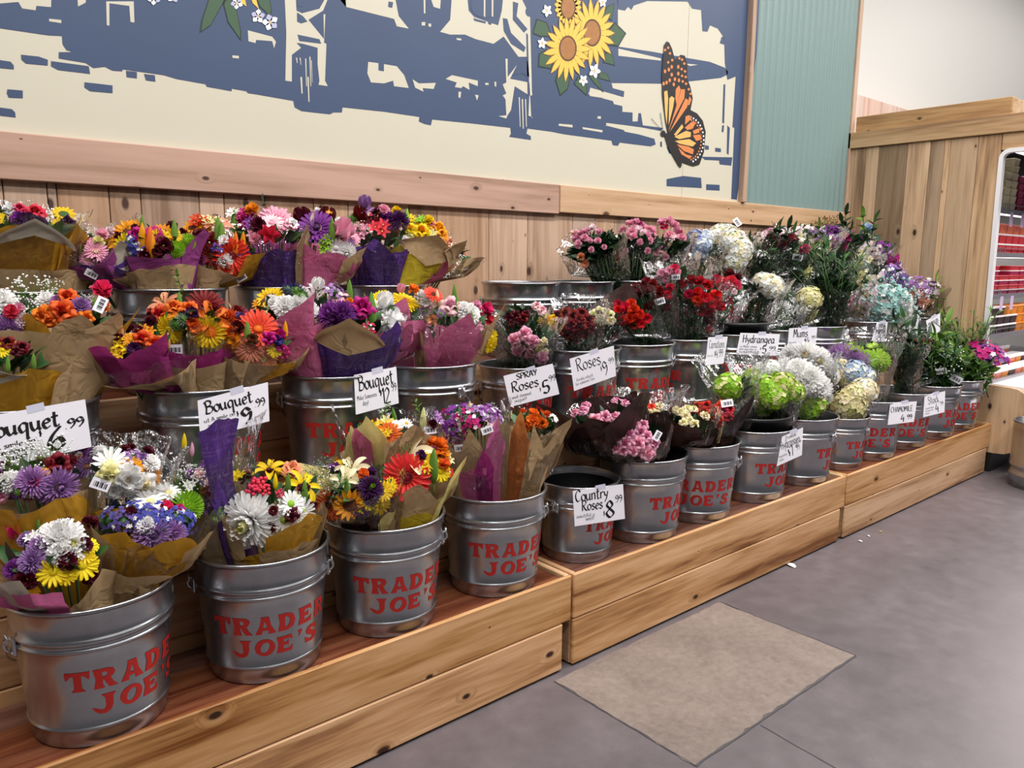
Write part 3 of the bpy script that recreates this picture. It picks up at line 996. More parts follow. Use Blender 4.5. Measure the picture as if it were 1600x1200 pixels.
def bucket_body():
    b = MB()
    out = [(0, .006), (RB - .006, .006), (RB - .003, .0), (RB + .001, .004)]

    def bead(zc, amp, wd):
        return [(bucket_r(zc + dz * wd) + amp * k, zc + dz * wd) for dz, k in ((-1, 0), (-.6, .45), (-.25, .92), (0, 1), (.25, .92), (.6, .45), (1, 0))]
    out += [(bucket_r(.02), .02)] + bead(.046, .0042, .006) + [(bucket_r(.12), .12), (bucket_r(.2), .2)]
    out += bead(.2370, .0045, .0065) + bead(.2575, .0062, .0100) + [(bucket_r(.29), .29), (bucket_r(.318), .318)]
    rt = bucket_r(.330)
    for a in range(-80, 200, 28):
        out.append((rt + .0025 + .0045 * math.cos(R_(a)), .330 + .0045 * math.sin(R_(a))))
    inn = [(bucket_r(.31) - .003, .31), (bucket_r(.16) - .003, .16), (RB - .003, .012), (0, .010)]
    b.lathe(out + inn, 72)
    return b.mesh('body', M['galv'])


GL = {
    'T': ([(.02, .60), (0, 1), (1, 1), (.98, .60), (.87, .66), (.79, .79), (.66, .82), (.645, .3), (.68, .12), (.80, 0), (.20, 0), (.32, .12), (.355, .3), (.34, .82), (.21, .79), (.13, .66)],),
    'R': ([(0, 0), (.09, .5), (0, 1), (.58, 1), (.80, .93), (.88, .75), (.80, .58), (.68, .49), (.80, .2), (.98, 0), (.62, 0), (.50, .2), (.42, .42), (.37, .42), (.37, .16), (.44, 0)], [(.36, .83), (.36, .59), (.50, .59), (.58, .71), (.50, .83)]),
    'A': ([(-.02, 0), (.20, .45), (.30, .9), (.26, 1), (.68, 1), (.78, .45), (1.02, 0), (.62, 0), (.64, .2), (.34, .2), (.32, 0)], [(.37, .37), (.47, .76), (.58, .37)]),
    'D': ([(0, 0), (.09, .5), (0, 1), (.5, 1), (.8, .86), (.92, .5), (.8, .14), (.5, 0)], [(.36, .19), (.36, .81), (.5, .78), (.6, .64), (.63, .5), (.6, .36), (.5, .22)]),
    'E': ([(0, 0), (.09, .5), (0, 1), (.82, 1), (.86, .66), (.70, .80), (.37, .80), (.37, .60), (.54, .61), (.64, .70), (.64, .34), (.54, .42), (.37, .42), (.37, .2), (.72, .2), (.88, .36), (.84, 0)],),
    'J': ([(.30, 1), (.92, 1), (.80, .82), (.78, .34), (.68, .08), (.45, -.05), (.2, -.02), (.02, .14), (-.10, .36), (.08, .30), (.24, .20), (.40, .18), (.47, .32), (.46, .80)],),
    'O': ([(.5 + .52 * math.cos(a) , .5 + .52 * math.sin(a)) for a in [i * PI / 10 for i in range(20)]], [(.5 + .22 * math.cos(a) + .07 * math.sin(a), .5 + .32 * math.sin(a)) for a in [i * PI / 8 for i in range(16)]]),
    "'": ([(.05, 1.06), (.34, 1.06), (.30, .86), (.12, .62), (.16, .86)],),
    'S': ([(.86, 1), (.90, .62), (.74, .70), (.58, .82), (.42, .82), (.40, .72), (.60, .60), (.86, .48), (.94, .26), (.80, .06), (.52, -.03), (.26, .02), (.04, .02), (-.02, .42), (.18, .30), (.38, .18), (.54, .18), (.58, .28), (.40, .38), (.14, .52), (.05, .74), (.18, .94), (.44, 1.03), (.68, .98)],),
}


def lettering():
    """TRADER / JOE'S, wrapped round the tapering wall"""
    b = MB()

    def word(txt, s0, pitch, wd, h, z0, adv=None):
        s = s0
        for ch in txt:
            bm = bmesh.new()
            loops = [[Vector((x, y, 0)) for x, y in lp] for lp in GL[ch]]
            tri = geometry.tessellate_polygon(loops)
            vs = [bm.verts.new(v) for lp in loops for v in lp]
            for t in tri:
                try:
                    bm.faces.new([vs[i] for i in t])
                except ValueError:
                    pass
            for k in range(1, 8):
                bmesh.ops.bisect_plane(bm, geom=bm.verts[:] + bm.edges[:] + bm.faces[:], plane_co=(k / 8, 0, 0), plane_no=(1, 0, 0))
            bm.verts.index_update()
            pts = []
            for v in bm.verts:
                z = z0 + v.co.y * h
                r = bucket_r(z) + .0009
                th = -PI / 2 + (s + v.co.x * wd) / .158
                pts.append((r * math.cos(th), r * math.sin(th), z))
            fs = [[v.index for v in f.verts] for f in bm.faces]
            out = []
            for f in fs:
                n = (Vector(pts[f[1]]) - Vector(pts[f[0]])).cross(Vector(pts[f[2]]) - Vector(pts[f[0]]))
                c = Vector(pts[f[0]])
                out.append(f if n.dot(Vector((c.x, c.y, 0))) > 0 else f[::-1])
            b.add(pts, out)
            bm.free()
            s += (pitch * .52 if ch == "'" else pitch)
    word('TRADER', -.165, .0555, .050, .047, .1415, None)
    word("JOE'S", -.112, .0545, .050, .045, .081, None)
    return b.mesh('lettering', M['red_paint'])


def ear_mesh():
    b = MB()
    b.board((-.016, -.004, -.02), (.016, .004, .02), 0, (.5, .5, .5), .003)
    pts = [(.0, .004 + .012 * math.sin(a), .004 + .014 * math.cos(a)) for a in [i * PI / 6 for i in range(7)]]
    b.tube(pts, .0032, 8)
    for sx in (-.01, .01):
        b.tube([(sx, .003, -.012), (sx, .0065, -.012)], .0035, 8)
    return b.mesh('handle_ear', M['wire'])


def bail_mesh():
    b = MB()
    pts = []
    for i in range(41):
        p = PI * i / 40
        z = .242 - .135 * math.sin(p) ** .8
        r = bucket_r(z) + .0115 + .006 * (1 - math.sin(p))
        pts.append((r * math.cos(p), r * math.sin(p), z))
    for s, e in ((1, 0), (-1, -1)):
        q = Vector(pts[e])
        loop = [q + Vector((s * .004 * 0, -.010 * math.sin(a) * 1, .012 - .012 * math.cos(a))) for a in [i * PI / 5 for i in range(1, 9)]]
        pts = (loop[::-1] + pts) if s == 1 else (pts + loop)
    b.tube(pts, .0024, 7)
    return b.mesh('bail_handle', M['wire'])


ME_BODY, ME_LET, ME_EAR, ME_BAIL = bucket_body(), lettering(), ear_mesh(), bail_mesh()
BUCK = {}


def bucket(key, tier, x, text_deg, label, s=1.0, y=None, ear_deg=0.0):
    """TEXT_DEG: how far the middle of the lettering is turned from the line to the camera, positive to the right"""
    y = RIM_Y[tier] if y is None else y
    z = DECK[tier]
    base = math.atan2(CAM_POS.y - y, CAM_POS.x - x)      # direction to the camera
    t = thing('metal_bucket', label, 'bucket', (x, y, z), 0, 'galvanised flower buckets')
    t.scale = (s, s, s)

    def part(nm, me, rz, loc=(0, 0, 0)):
        o = link(bpy.data.objects.new(nm, me))
        o.parent = t
        o.location = loc
        o.rotation_euler = (0, 0, rz)
        return o
    part('body', ME_BODY, base)
    part('lettering', ME_LET, base + PI / 2 + R_(text_deg))['label'] = 'red stencilled lettering'
    er = base + PI / 2 + R_(ear_deg)
    part('bail_handle', ME_BAIL, er)
    for sgn in (1, -1):
        a = er if sgn == 1 else er + PI
        r = bucket_r(.236) + .006
        part('handle_ear', ME_EAR, a - PI / 2, (r * math.cos(a), r * math.sin(a), .236))
    BUCK[key] = (Vector((x, y, z)), s)
    return t


for key, x, y, td, s, ed, lb in (
        ('B1', .367, 1.917, 35, 1, 20, 'nearest galvanised bucket at the front left, lettering turned to the right edge'),
        ('B2', .773, 1.917, 11, 1, 2, 'second galvanised bucket of the front row, its red letters partly worn'),
        ('B3', 1.155, 1.917, 24, 1, 6, 'third galvanised bucket of the front row, under the coral gerbera'),
        ('B4', 1.573, 1.917, 30, 1, 8, 'fourth galvanised bucket of the front row, holding the pink and orange wraps'),
        ('B5', 1.981, 1.925, 70, .87, 58, 'empty smaller bucket with the country roses card'),
        ('B6', 2.330, 1.912, 72, 1, 40, 'front row bucket holding the pink roses in dark wraps'),
        ('B7', 2.692, 1.912, 14, 1, 0, 'front row bucket with both words in full view, holding the red roses'),
        ('B8', 3.120, 1.912, 66, 1, -8, 'front row bucket with the black liner and green hydrangeas'),
        ('B9', 3.542, 1.912, 92, 1, -25, 'front row bucket with white blooms, at the right end of the middle crate'),
        ('B10', 3.953, 1.912, 78, .84, -18, 'low front row bucket under the cream hydrangea, first on the far crate'),
        ('B11', 4.297, 1.912, 3, 1, 0, 'empty front row bucket with the 4.99 card of printed capitals'),
        ('B12', 4.706, 1.912, 18, 1, 10, 'front row bucket under the card reading Stock'),
        ('B13', 5.130, 1.912, 76, 1, 30, 'second to last front row bucket, full of greens'),
        ('B14', 5.500, 1.912, 24, 1, 10, 'last front row bucket, against the refrigerated case')):
    bucket(key, 0, x, td, lb, s, y, ed)
for key, x, td, s, ed, lb in (
        ('A1', .311, 60, 1, 62, 'middle step bucket at the far left, behind the Bouquet 6.99 card'),
        ('A2', .755, 84, 1, -18, 'middle step bucket behind the Bouquet 9.99 card'),
        ('A3', 1.182, 24, 1, 5, 'middle step bucket left of the Bouquet 12.99 card'),
        ('A4', 1.546, 76, 1, -48, 'middle step bucket right of the Bouquet 12.99 card'),
        ('A5', 1.968, 48, .87, 20, 'smaller middle step bucket behind the Spray Roses card'),
        ('A6', 2.310, 46, 1, 20, 'middle step bucket behind the Roses 9.99 card'),
        ('A7', 2.672, 46, 1, 15, 'empty middle step bucket with the red words in view, beside the Roses 9.99 card'),
        ('A8', 3.040, -62, 1, 10, 'middle step bucket behind the Carnations card'),
        ('A9', 3.455, 40, 1, 10, 'middle step bucket with a black liner behind the Hydrangea 5.99 card'),
        ('A10', 3.880, 40, 1, 0, 'middle step bucket behind the Mums card'),
        ('A11', 4.253, 40, 1, 0, 'middle step bucket under the dark green foliage'),
        ('A12', 4.850, 40, 1, 0, 'middle step bucket under the pastel dyed flowers'),
        ('A13', 5.500, 40, 1, 0, 'last middle step bucket, by the planks of the case')):
    bucket(key, 1, x, td, lb, s, None, ed)
for key, x, lb in (
        ('C1', .392, 'top step bucket at the far left, under the gold wraps'),
        ('C2', .792, 'top step bucket under the sunflower bouquet'),
        ('C3', 1.191, 'top step bucket under the purple and pink wraps'),
        ('C4', 1.566, 'top step bucket under the yellow wrap and tulip'),
        ('C5', 2.303, 'first empty bucket on the top step, against bare planks'),
        ('C6', 2.667, 'second empty bucket on the top step, left of the pink carnations'),
        ('C7', 3.053, 'top step bucket under the left pink carnations'),
        ('C8', 3.450, 'top step bucket under the right pink carnations'),
        ('C9', 3.850, 'top step bucket under the white hydrangea'),
        ('C10', 4.250, 'top step bucket under the dark pink buds'),
        ('C11', 4.650, 'top step bucket under the pale filler blooms'),
        ('C12', 5.050, 'top step bucket under the purple statice'),
        ('C13', 5.440, 'last top step bucket, by the planks of the case')):
    bucket(key, 2, x, 30, lb)
# black inner pails that stand in two of the buckets
for key, lb in (('B8', 'black plastic pail standing inside the bucket of green hydrangeas'), ('A9', 'black plastic pail standing inside the bucket behind the Hydrangea 5.99 card')):
    b = MB()
    p0, s = BUCK[key]
    b.lathe([(0, .013), (.128, .013), (.159, .375), (.163, .375), (.163, .390), (.157, .390), (.150, .30), (.126, .02), (0, .02)], 56)
    set_props(b.build('plastic_pail', M['liner'], None, p0), lb, 'pail')
# plain black pail inside the empty country roses bucket
b = MB()
p0, s = BUCK['B5']
b.lathe([(0, .011), (.118, .011), (.143, .262), (.140, .262), (.115, .02), (0, .02)], 56)
set_props(b.build('plastic_pail', M['liner'], None, p0), 'dark pail inside the empty country roses bucket', 'pail')


# ---------------------------------------------------------------- hand-lettered price cards
# pen strokes on a grid: x to the right, baseline 0, x-height 1, capitals 1.7
PEN = {
    'B': ([(.1, 1.7), (.2, .8), (.05, 0)], [(-.1, 1.45), (.3, 1.75), (.8, 1.6), (.75, 1.15), (.3, .95)], [(.3, .95), (.85, .85), (.95, .35), (.55, 0), (.0, .02)], 1.1),
    'o': ([(.4, 1), (.1, .75), (.08, .3), (.35, 0), (.68, .25), (.68, .75), (.4, 1)], .85),
    'u': ([(.05, 1), (.1, .3), (.3, .02), (.6, .3)], [(.68, 1), (.66, .2), (.82, 0)], .95),
    'q': ([(.7, .95), (.35, 1), (.08, .6), (.25, .05), (.62, .25)], [(.72, 1), (.68, 0), (.66, -.7), (.85, -.62)], .98),
    'e': ([(.1, .5), (.6, .65), (.5, .98), (.2, .85), (.08, .4), (.3, 0), (.68, .2)], .78),
    't': ([(.3, 1.6), (.25, .3), (.4, .02), (.65, .2)], [(0, 1.05), (.6, 1.15)], .72),
    'R': ([(.15, 1.7), (.1, 0)], [(.0, 1.5), (.45, 1.75), (.85, 1.5), (.65, 1.0), (.15, .85)], [(.35, .85), (.6, .3), (1, -.05)], 1.08),
    's': ([(.6, .85), (.35, 1), (.1, .8), (.35, .52), (.6, .28), (.35, 0), (.05, .12)], .74),
    'C': ([(.95, 1.4), (.6, 1.72), (.15, 1.2), (.12, .5), (.45, 0), (.9, .25)], 1.05),
    'n': ([(.1, 1), (.1, 0)], [(.1, .7), (.4, 1), (.62, .8), (.62, 0)], .85),
    'r': ([(.1, 1), (.1, 0)], [(.1, .65), (.35, .98), (.58, .92)], .66),
    'y': ([(.08, 1), (.2, .45), (.45, .4)], [(.7, 1), (.45, .0), (.1, -.6)], .82),
    'a': ([(.62, .9), (.3, 1), (.06, .5), (.3, 0), (.6, .35)], [(.66, 1), (.64, .2), (.8, 0)], .92),
    'i': ([(.12, 1), (.12, 0)], [(.12, 1.3), (.14, 1.38)], .36),
    'm': ([(.08, 1), (.08, 0)], [(.08, .7), (.3, 1), (.45, .8), (.45, 0)], [(.45, .7), (.68, 1), (.84, .8), (.84, 0)], 1.05),
    'l': ([(.12, 1.7), (.12, .1), (.25, 0)], .38),
    'c': ([(.62, .8), (.35, 1), (.08, .55), (.3, 0), (.65, .18)], .76),
    'k': ([(.1, 1.7), (.1, 0)], [(.6, 1), (.15, .5), (.65, 0)], .8),
    'd': ([(.6, .85), (.3, 1), (.06, .5), (.3, 0), (.6, .3)], [(.66, 1.7), (.64, .15), (.78, 0)], .9),
    'g': ([(.62, .9), (.3, 1), (.06, .55), (.3, .1), (.6, .4)], [(.66, 1), (.62, -.4), (.3, -.7), (.05, -.5)], .88),
    'f': ([(.6, 1.5), (.35, 1.65), (.25, 1.2), (.22, 0)], [(0, .95), (.5, 1)], .6),
    'H': ([(.1, 1.7), (.1, 0)], [(.8, 1.7), (.76, 0)], [(.1, .85), (.8, .95)], 1.02),
    'M': ([(.05, 0), (.18, 1.7), (.5, .6), (.85, 1.7), (.95, 0)], 1.15),
    'S': ([(.75, 1.45), (.45, 1.72), (.1, 1.35), (.4, .9), (.75, .45), (.4, 0), (.02, .2)], .9),
    'P': ([(.12, 1.7), (.1, 0)], [(.1, 1.65), (.6, 1.7), (.75, 1.2), (.5, .85), (.12, .8)], .86),
    'A': ([(.0, 0), (.4, 1.7), (.8, 0)], [(.15, .6), (.68, .6)], .92),
    'Y': ([(.0, 1.7), (.4, .85)], [(.8, 1.7), (.3, 0)], .85),
    'O': ([(.45, 1.7), (.08, 1.2), (.1, .4), (.45, 0), (.82, .45), (.82, 1.25), (.45, 1.7)], 1.0),
    'L': ([(.12, 1.7), (.1, 0), (.7, .05)], .8),
    'E': ([(.75, 1.65), (.12, 1.7), (.1, 0), (.75, .05)], [(.1, .85), (.6, .9)], .86),
    'I': ([(.12, 1.7), (.12, 0)], .35),
    'F': ([(.75, 1.65), (.12, 1.7), (.1, 0)], [(.1, .85), (.6, .9)], .8),
    'N': ([(.08, 0), (.1, 1.7), (.72, 0), (.75, 1.7)], .98),
    '0': ([(.4, 1.7), (.08, 1.1), (.12, .4), (.42, 0), (.74, .5), (.72, 1.2), (.4, 1.7)], .9),
    '1': ([(.05, 1.4), (.28, 1.7), (.24, 0)], .45),
    '2': ([(.05, 1.35), (.4, 1.7), (.72, 1.25), (.3, .5), (.02, .02), (.8, .05)], .88),
    '4': ([(.45, 1.7), (.05, .6), (.8, .65)], [(.62, 1.1), (.55, -.2)], .9),
    '5': ([(.78, 1.7), (.25, 1.65), (.15, .95), (.6, .95), (.78, .5), (.5, .02), (.05, .15)], .88),
    '6': ([(.7, 1.7), (.25, 1.1), (.06, .45), (.35, 0), (.75, .35), (.55, .85), (.12, .5)], .86),
    '7': ([(.05, 1.65), (.8, 1.7), (.3, 0)], .82),
    '8': ([(.42, .9), (.12, 1.3), (.42, 1.7), (.7, 1.3), (.42, .9), (.05, .45), (.4, 0), (.8, .4), (.42, .9)], .9),
    '9': ([(.72, 1.35), (.4, 1.7), (.08, 1.3), (.35, .9), (.7, 1.2), (.65, .6), (.25, 0)], .86),
    '$': ([(.5, 1.2), (.15, 1.1), (.45, .65), (.1, .35)], [(.3, 1.45), (.26, .1)], .62),
    '.': ([(.1, .05), (.2, .1)], .34), '!': ([(.15, 1.6), (.1, .5)], [(.08, .1), (.1, .02)], .35),
    "'": ([(.12, 1.7), (.05, 1.35)], .28), ' ': (.5,), '-': ([(.0, .7), (.5, .75)], .6),
}


def smooth_path(p, k=6):
    if len(p) < 3:
        return [Vector(p[0]).lerp(Vector(p[-1]), i / k) for i in range(k + 1)]
    q = [Vector(x) for x in p]
    out = []
    for i in range(len(q) - 1):
        a = q[i - 1] if i else q[i] * 2 - q[i + 1]
        d = q[i + 2] if i + 2 < len(q) else q[i + 1] * 2 - q[i]
        b, c = q[i], q[i + 1]
        for j in range(k):
            t = j / k
            out.append(.5 * ((2 * b) + (c - a) * t + (2 * a - 5 * b + 4 * c - d) * t * t + (3 * b - a - 3 * c + d) * t ** 3))
    out.append(q[-1])
    return out


NIB = 0.62      # broad pen held at an angle


def write(mb, txt, x, y, size, wt, slant=.08, lift=.0009, tilt=0.0, squeeze=1.0):
    """lays pen strokes as flat ribbons in card coordinates (metres)"""
    cx = x
    for ch in txt:
        g = PEN.get(ch)
        if g is None:
            continue
        for st in g[:-1]:
            ps = smooth_path(st)
            vs = []
            for i, p in enumerate(ps):
                d = (ps[min(i + 1, len(ps) - 1)] - ps[max(i - 1, 0)])
                d = d.normalized() if d.length else Vector((1, 0))
                an = math.atan2(d.y, d.x)
                wv = wt * (.42 + .75 * abs(math.sin(an - NIB)))
                n = Vector((-d.y, d.x)) * wv * .5
                for sg in (1, -1):
                    q = p + n * sg
                    X = cx + (q.x * squeeze + q.y * slant) * size
                    Y = y + q.y * size + (X - x) * tilt
                    vs.append((X, -lift, Y))
            mb.add(vs, [(2 * i, 2 * i + 1, 2 * i + 3, 2 * i + 2) for i in range(len(ps) - 1)])
        cx += g[-1] * size * squeeze
    return cx


def txt_w(txt, squeeze=1.0):
    return sum(PEN[c][-1] for c in txt if c in PEN) * squeeze


def card(key, corners, label, lines, off=.016, bar=None):
    """CORNERS: pixels TL TR BR BL; hangs just in front of the bucket KEY. LINES: (text, x, y of the baseline, x-height, pen) in fractions of width / height"""
    p0, s = BUCK[key]
    cu = sum(c[0] for c in corners) / 4
    cv = sum(c[1] for c in corners) / 4
    d = ray(cu, cv)
    # nearest meeting of the sight line with the bucket's rim cylinder
    r = (RT + off) * s
    ex, ey = CAM_POS.x - p0.x, CAM_POS.y - p0.y
    A, B_, C_ = d.x ** 2 + d.y ** 2, 2 * (ex * d.x + ey * d.y), ex * ex + ey * ey - r * r
    disc = B_ * B_ - 4 * A * C_
    tt = (-B_ - math.sqrt(disc)) / (2 * A) if disc > 0 else -B_ / (2 * A)
    P = CAM_POS + d * tt
    nh = Vector((P.x - p0.x, P.y - p0.y, 0)).normalized()
    nh = (nh * .5 + Vector((CAM_POS.x - P.x, CAM_POS.y - P.y, 0)).normalized() * .8).normalized()
    n = (nh + Vector((0, 0, .12))).normalized()
    P = P + n * .004
    q = [on_plane(c[0], c[1], P, n) for c in corners]
    ux = ((q[1] - q[0]) + (q[2] - q[3])).normalized()
    uz = n.cross(ux)
    if uz.z < 0:
        uz = -uz
    t = thing('price_card', label, 'sign', (0, 0, 0), 0, 'hand-lettered price cards')
    mw = Matrix((ux, -n, uz)).transposed().to_4x4()
    c0 = (q[0] + q[1] + q[2] + q[3]) / 4
    mw.translation = c0
    t.matrix_world = mw
    inv = mw.inverted()
    L = [inv @ v for v in q]
    mb = MB()
    vs = [(v.x, -.0004, v.z) for v in L] + [(v.x, .0012, v.z) for v in L]
    mb.add(vs, [(3, 2, 1, 0), (4, 5, 6, 7), (0, 1, 5, 4), (1, 2, 6, 5), (2, 3, 7, 6), (3, 0, 4, 7)])
    mb.build('card', M['card'], t)
    W = ((L[1] - L[0]).length + (L[2] - L[3]).length) / 2
    Hh = ((L[0] - L[3]).length + (L[1] - L[2]).length) / 2
    mb = MB()
    for ln in lines:
        tx, fx, fy, fs, wt = ln[:5]
        wide = ln[5] if len(ln) > 5 else None
        # bilinear spot on the card
        a = L[3].lerp(L[2], fx)
        b_ = L[0].lerp(L[1], fx)
        p = a.lerp(b_, fy)
        size = fs * Hh
        tilt = ((L[1] - L[0]).z / (L[1] - L[0]).x) * fy + ((L[2] - L[3]).z / (L[2] - L[3]).x) * (1 - fy)
        sq = 1.0
        if wide:
            sq = wide * W / (txt_w(tx) * size)
        write(mb, tx, p.x, p.z, size, wt, .08, .0009, tilt, sq)
    mb.build('lettering', M['ink'], t)
    mb = MB()
    tp = L[0].lerp(L[1], .55)
    mb.add([(tp.x - .018, -.0008, tp.z - .010), (tp.x + .018, -.0008, tp.z - .008), (tp.x + .018, -.0008, tp.z + .010), (tp.x - .018, -.0008, tp.z + .008)], [(0, 1, 2, 3)])
    mb.build('tape', M['tape'], t)
    return t


card('A1', [(-46, 655), (133, 624), (143, 698), (-36, 740)], 'largest white card at the far left reading Bouquet 6.99', [('Bouquet', .07, .57, .18, .26, .68), ('Put A smile on', .02, .34, .062, .2, .50), ("someone's", .14, .22, .062, .2, .36), ('face!', .24, .10, .065, .2, .2), ('$', .55, .42, .09, .3), ('6', .62, .10, .265, .24, .16), ('.99', .78, .47, .11, .26, .19)], .03)
card('A2', [(308.5, 626), (418.5, 597), (421, 658), (313, 686)], 'white card reading Bouquet 9.99 on the left of the middle step', [('Bouquet', .10, .60, .18, .24, .68), ('put A smile on', .07, .38, .06, .18, .44), ("someone's face", .12, .24, .06, .18, .40), ('$', .53, .32, .10, .28), ('9', .61, .08, .24, .26, .16), ('.99', .79, .44, .12, .24, .17)], .05)
card('A3', [(553, 586), (619, 573), (623, 630), (556, 648)], 'white card reading Bouquet 12.99', [('Bouquet', .10, .58, .21, .22, .82), ('Make Someones', .05, .34, .07, .16, .46), ('day!', .17, .18, .07, .16, .14), ('$', .57, .30, .12, .22), ('12', .64, .09, .23, .2, .19), ('.99', .83, .36, .12, .2, .15)], .022)
card('A5', [(786.5, 587.5), (863.5, 568), (874, 615.7), (797.5, 636)], 'white card reading Spray Roses 5.99', [('SPRAY', .24, .78, .105, .26, .42), ('Roses', .10, .42, .19, .2, .55), ('small stemmed', .06, .22, .06, .16, .40), ('bouquet!', .10, .10, .06, .16, .26), ('$', .63, .22, .10, .2), ('5', .69, .14, .23, .24, .15), ('.99', .83, .46, .11, .2, .17)], .045)
card('A6', [(890, 560.6), (959, 540), (962.5, 587.5), (897, 611)], 'white card reading Roses 9.99', [('Roses', .14, .54, .23, .15, .56), ('freshly picked', .09, .25, .055, .15, .38), ('for someone I love', .06, .13, .055, .15, .44), ('$', .66, .30, .11, .16), ('9', .73, .14, .25, .16, .12), ('.99', .84, .46, .10, .18, .15)], .045)
card('B5', [(894.8, 767), (973.5, 756.5), (976.5, 810.5), (898, 822.5)], 'white card reading Country Roses 8.99 on the empty bucket', [('Country', .04, .68, .185, .22, .66), ('Roses', .16, .40, .165, .22, .42), ('beautiful, oh', .05, .22, .055, .16, .36), ('sweet!', .22, .12, .06, .16, .18), ('$', .57, .16, .11, .18), ('8', .63, .11, .27, .22, .17), ('.99', .80, .50, .12, .2, .17)], .02)
card('A8', [(1106.5, 527), (1137, 526), (1130.5, 568), (1102, 571)], 'narrow white card reading Carnations 4.99', [('Carnations', .10, .60, .17, .16, .82), ('$4.99', .44, .26, .16, .18, .46), ('fresh cut', .06, .30, .05, .14, .3)], .03)
card('A9', [(1156.8, 520), (1218.7, 522), (1213.8, 555.8), (1150, 554)], 'white card reading Hydrangea 5.99', [('Hydrangea', .10, .56, .21, .22, .80), ('Low Maint. stems', .06, .34, .055, .18, .42), ('water every day or', .05, .22, .055, .18, .44), ('the day before', .06, .10, .055, .18, .42), ('$', .56, .22, .10, .2), ('5', .62, .10, .21, .22, .11), ('.99', .75, .22, .12, .2, .20)], .03)
card('A10', [(1233, 513), (1277, 511), (1274, 543), (1230, 545)], 'white card reading Mums 4.99', [('Mums', .18, .54, .24, .2, .52), ('$4', .58, .20, .19, .2, .2), ('.99', .80, .42, .10, .2, .17), ('blooms', .05, .26, .05, .15, .26)], .03)
card('B8', [(1222, 682.5), (1254.7, 668), (1253, 711), (1213.7, 728.7)], 'white card reading Premium Hydrangea 7.99 on the lined bucket', [('Premium', .24, .82, .07, .16, .44), ('Hydrangea', .10, .52, .17, .18, .84), ('$7', .48, .14, .18, .2, .24), ('.99', .74, .26, .11, .18, .2), ('long lasting', .05, .26, .05, .14, .34), ('stems', .08, .12, .05, .14, .2)], .03)
card('B11', [(1391, 630), (1432.6, 627), (1428, 659), (1387, 664)], 'white card with slanted capitals and 4.99 at the far front', [('CHAMOMILE', .06, .56, .14, .2, .84), ('4', .50, .10, .18, .24, .14), ('.99', .68, .16, .13, .24, .24)], .03)
card('B12', [(1444.5, 619), (1477, 611), (1475.7, 644), (1442.5, 652)], 'white card reading Stock 4.99', [('Stock', .22, .56, .20, .16, .52), ('4', .60, .12, .21, .2, .16), ('.99', .78, .36, .11, .18, .18), ('fragrant stems', .10, .34, .05, .15, .38), ('for your table', .10, .22, .05, .15, .36), ('enjoy', .10, .10, .05, .15, .2)], .03)
card('A12', [(1370, 504), (1387, 503), (1384, 533), (1361, 535)], 'small white card with bold capitals beside the pastel dyed flowers', [('MINI', .30, .72, .12, .2, .5), ('MUMS', .18, .42, .13, .2, .7), ('4', .50, .12, .13, .22, .16), ('.99', .68, .18, .09, .2, .26)], .04)
card('A13', [(1399, 498.6), (1436, 498), (1433, 525), (1392, 528)], 'white card half hidden behind clear-wrapped greens', [('FILLER', .12, .62, .18, .2, .7), ('4.99', .5, .25, .13, .2, .4)], .05)
card('A13', [(1447, 501), (1469, 489), (1469, 517), (1450, 530)], 'last white card of the middle step, tilted, nearest the case planks', [('Limonium', .08, .60, .17, .18, .84), ('5', .50, .32, .15, .22, .14), ('.99', .66, .42, .09, .2, .26), ('lasts', .1, .2, .06, .15, .3)], .04)


# ---------------------------------------------------------------- flowers: every kind is shaped once, one unit across, facing +Z
HUE = dict(w='#fdfcf8', cr='#f3e6bf', yg='#eee9a8', y='#f5d313', gy='#f2a413', o='#f07a24', do='#d9561c', r='#d8161c', dr='#7d0c1a', cor='#f4503c', pk='#f6b0c9', pkd='#e78cae', bud2='#3f0814', pp='#f6cfcf', hp='#e02a72', lv='#ad80bd', pu='#8b3c9c', dp='#4b1c56', vi='#5f4f96', bl='#4a4bab', gr='#9cc62f', pe='#f2a67c', ma='#c4187f', bu='#5c0d22', lb='#b7c9e8', aq='#a9d6d2', rr='#c41f35', cer='#e23a5e', lpk='#fbe1e6', sil='#8d9c90', br='#6e3a20', nv='#23265c', gn='#3f6b2c', lg='#6f9a3a')
PM = {}


def petal_mat(c, dark=False):
    if c not in PM:
        t = NT('petal_' + c)
        b = srgb(HUE[c])
        oi = t.t.nodes.new('ShaderNodeObjectInfo')
        f = t.noise(t.coord((1, 1, 1)), 9, 3, .6)
        lo_ = .95 if min(b) > .5 else .82
        col = t.mix(f, tuple(x * lo_ for x in b), tuple(min(1, x * 1.12 + .01) for x in b))
        h = t.t.nodes.new('ShaderNodeHueSaturation')
        t.l(col, h.inputs['Color'])
        t.l(t.math('ADD', .488, t.math('MULTIPLY', oi.outputs['Random'], .024)), h.inputs['Hue'])
        t.l(t.math('ADD', .94, t.math('MULTIPLY', oi.outputs['Random'], .14)), h.inputs['Value'])
        t.set(col=h.outputs[0], rough=.55, spec=.3)
        tr = t.t.nodes.new('ShaderNodeBsdfTranslucent')
        t.l(h.outputs[0], tr.inputs['Color'])
        mx = t.t.nodes.new('ShaderNodeMixShader')
        mx.inputs[0].default_value = .22
        t.l(t.b.outputs[0], mx.inputs[1])
        t.l(tr.outputs[0], mx.inputs[2])
        t.l(mx.outputs[0], t.out.inputs['Surface'])
        PM[c] = t.mat
    return PM[c]


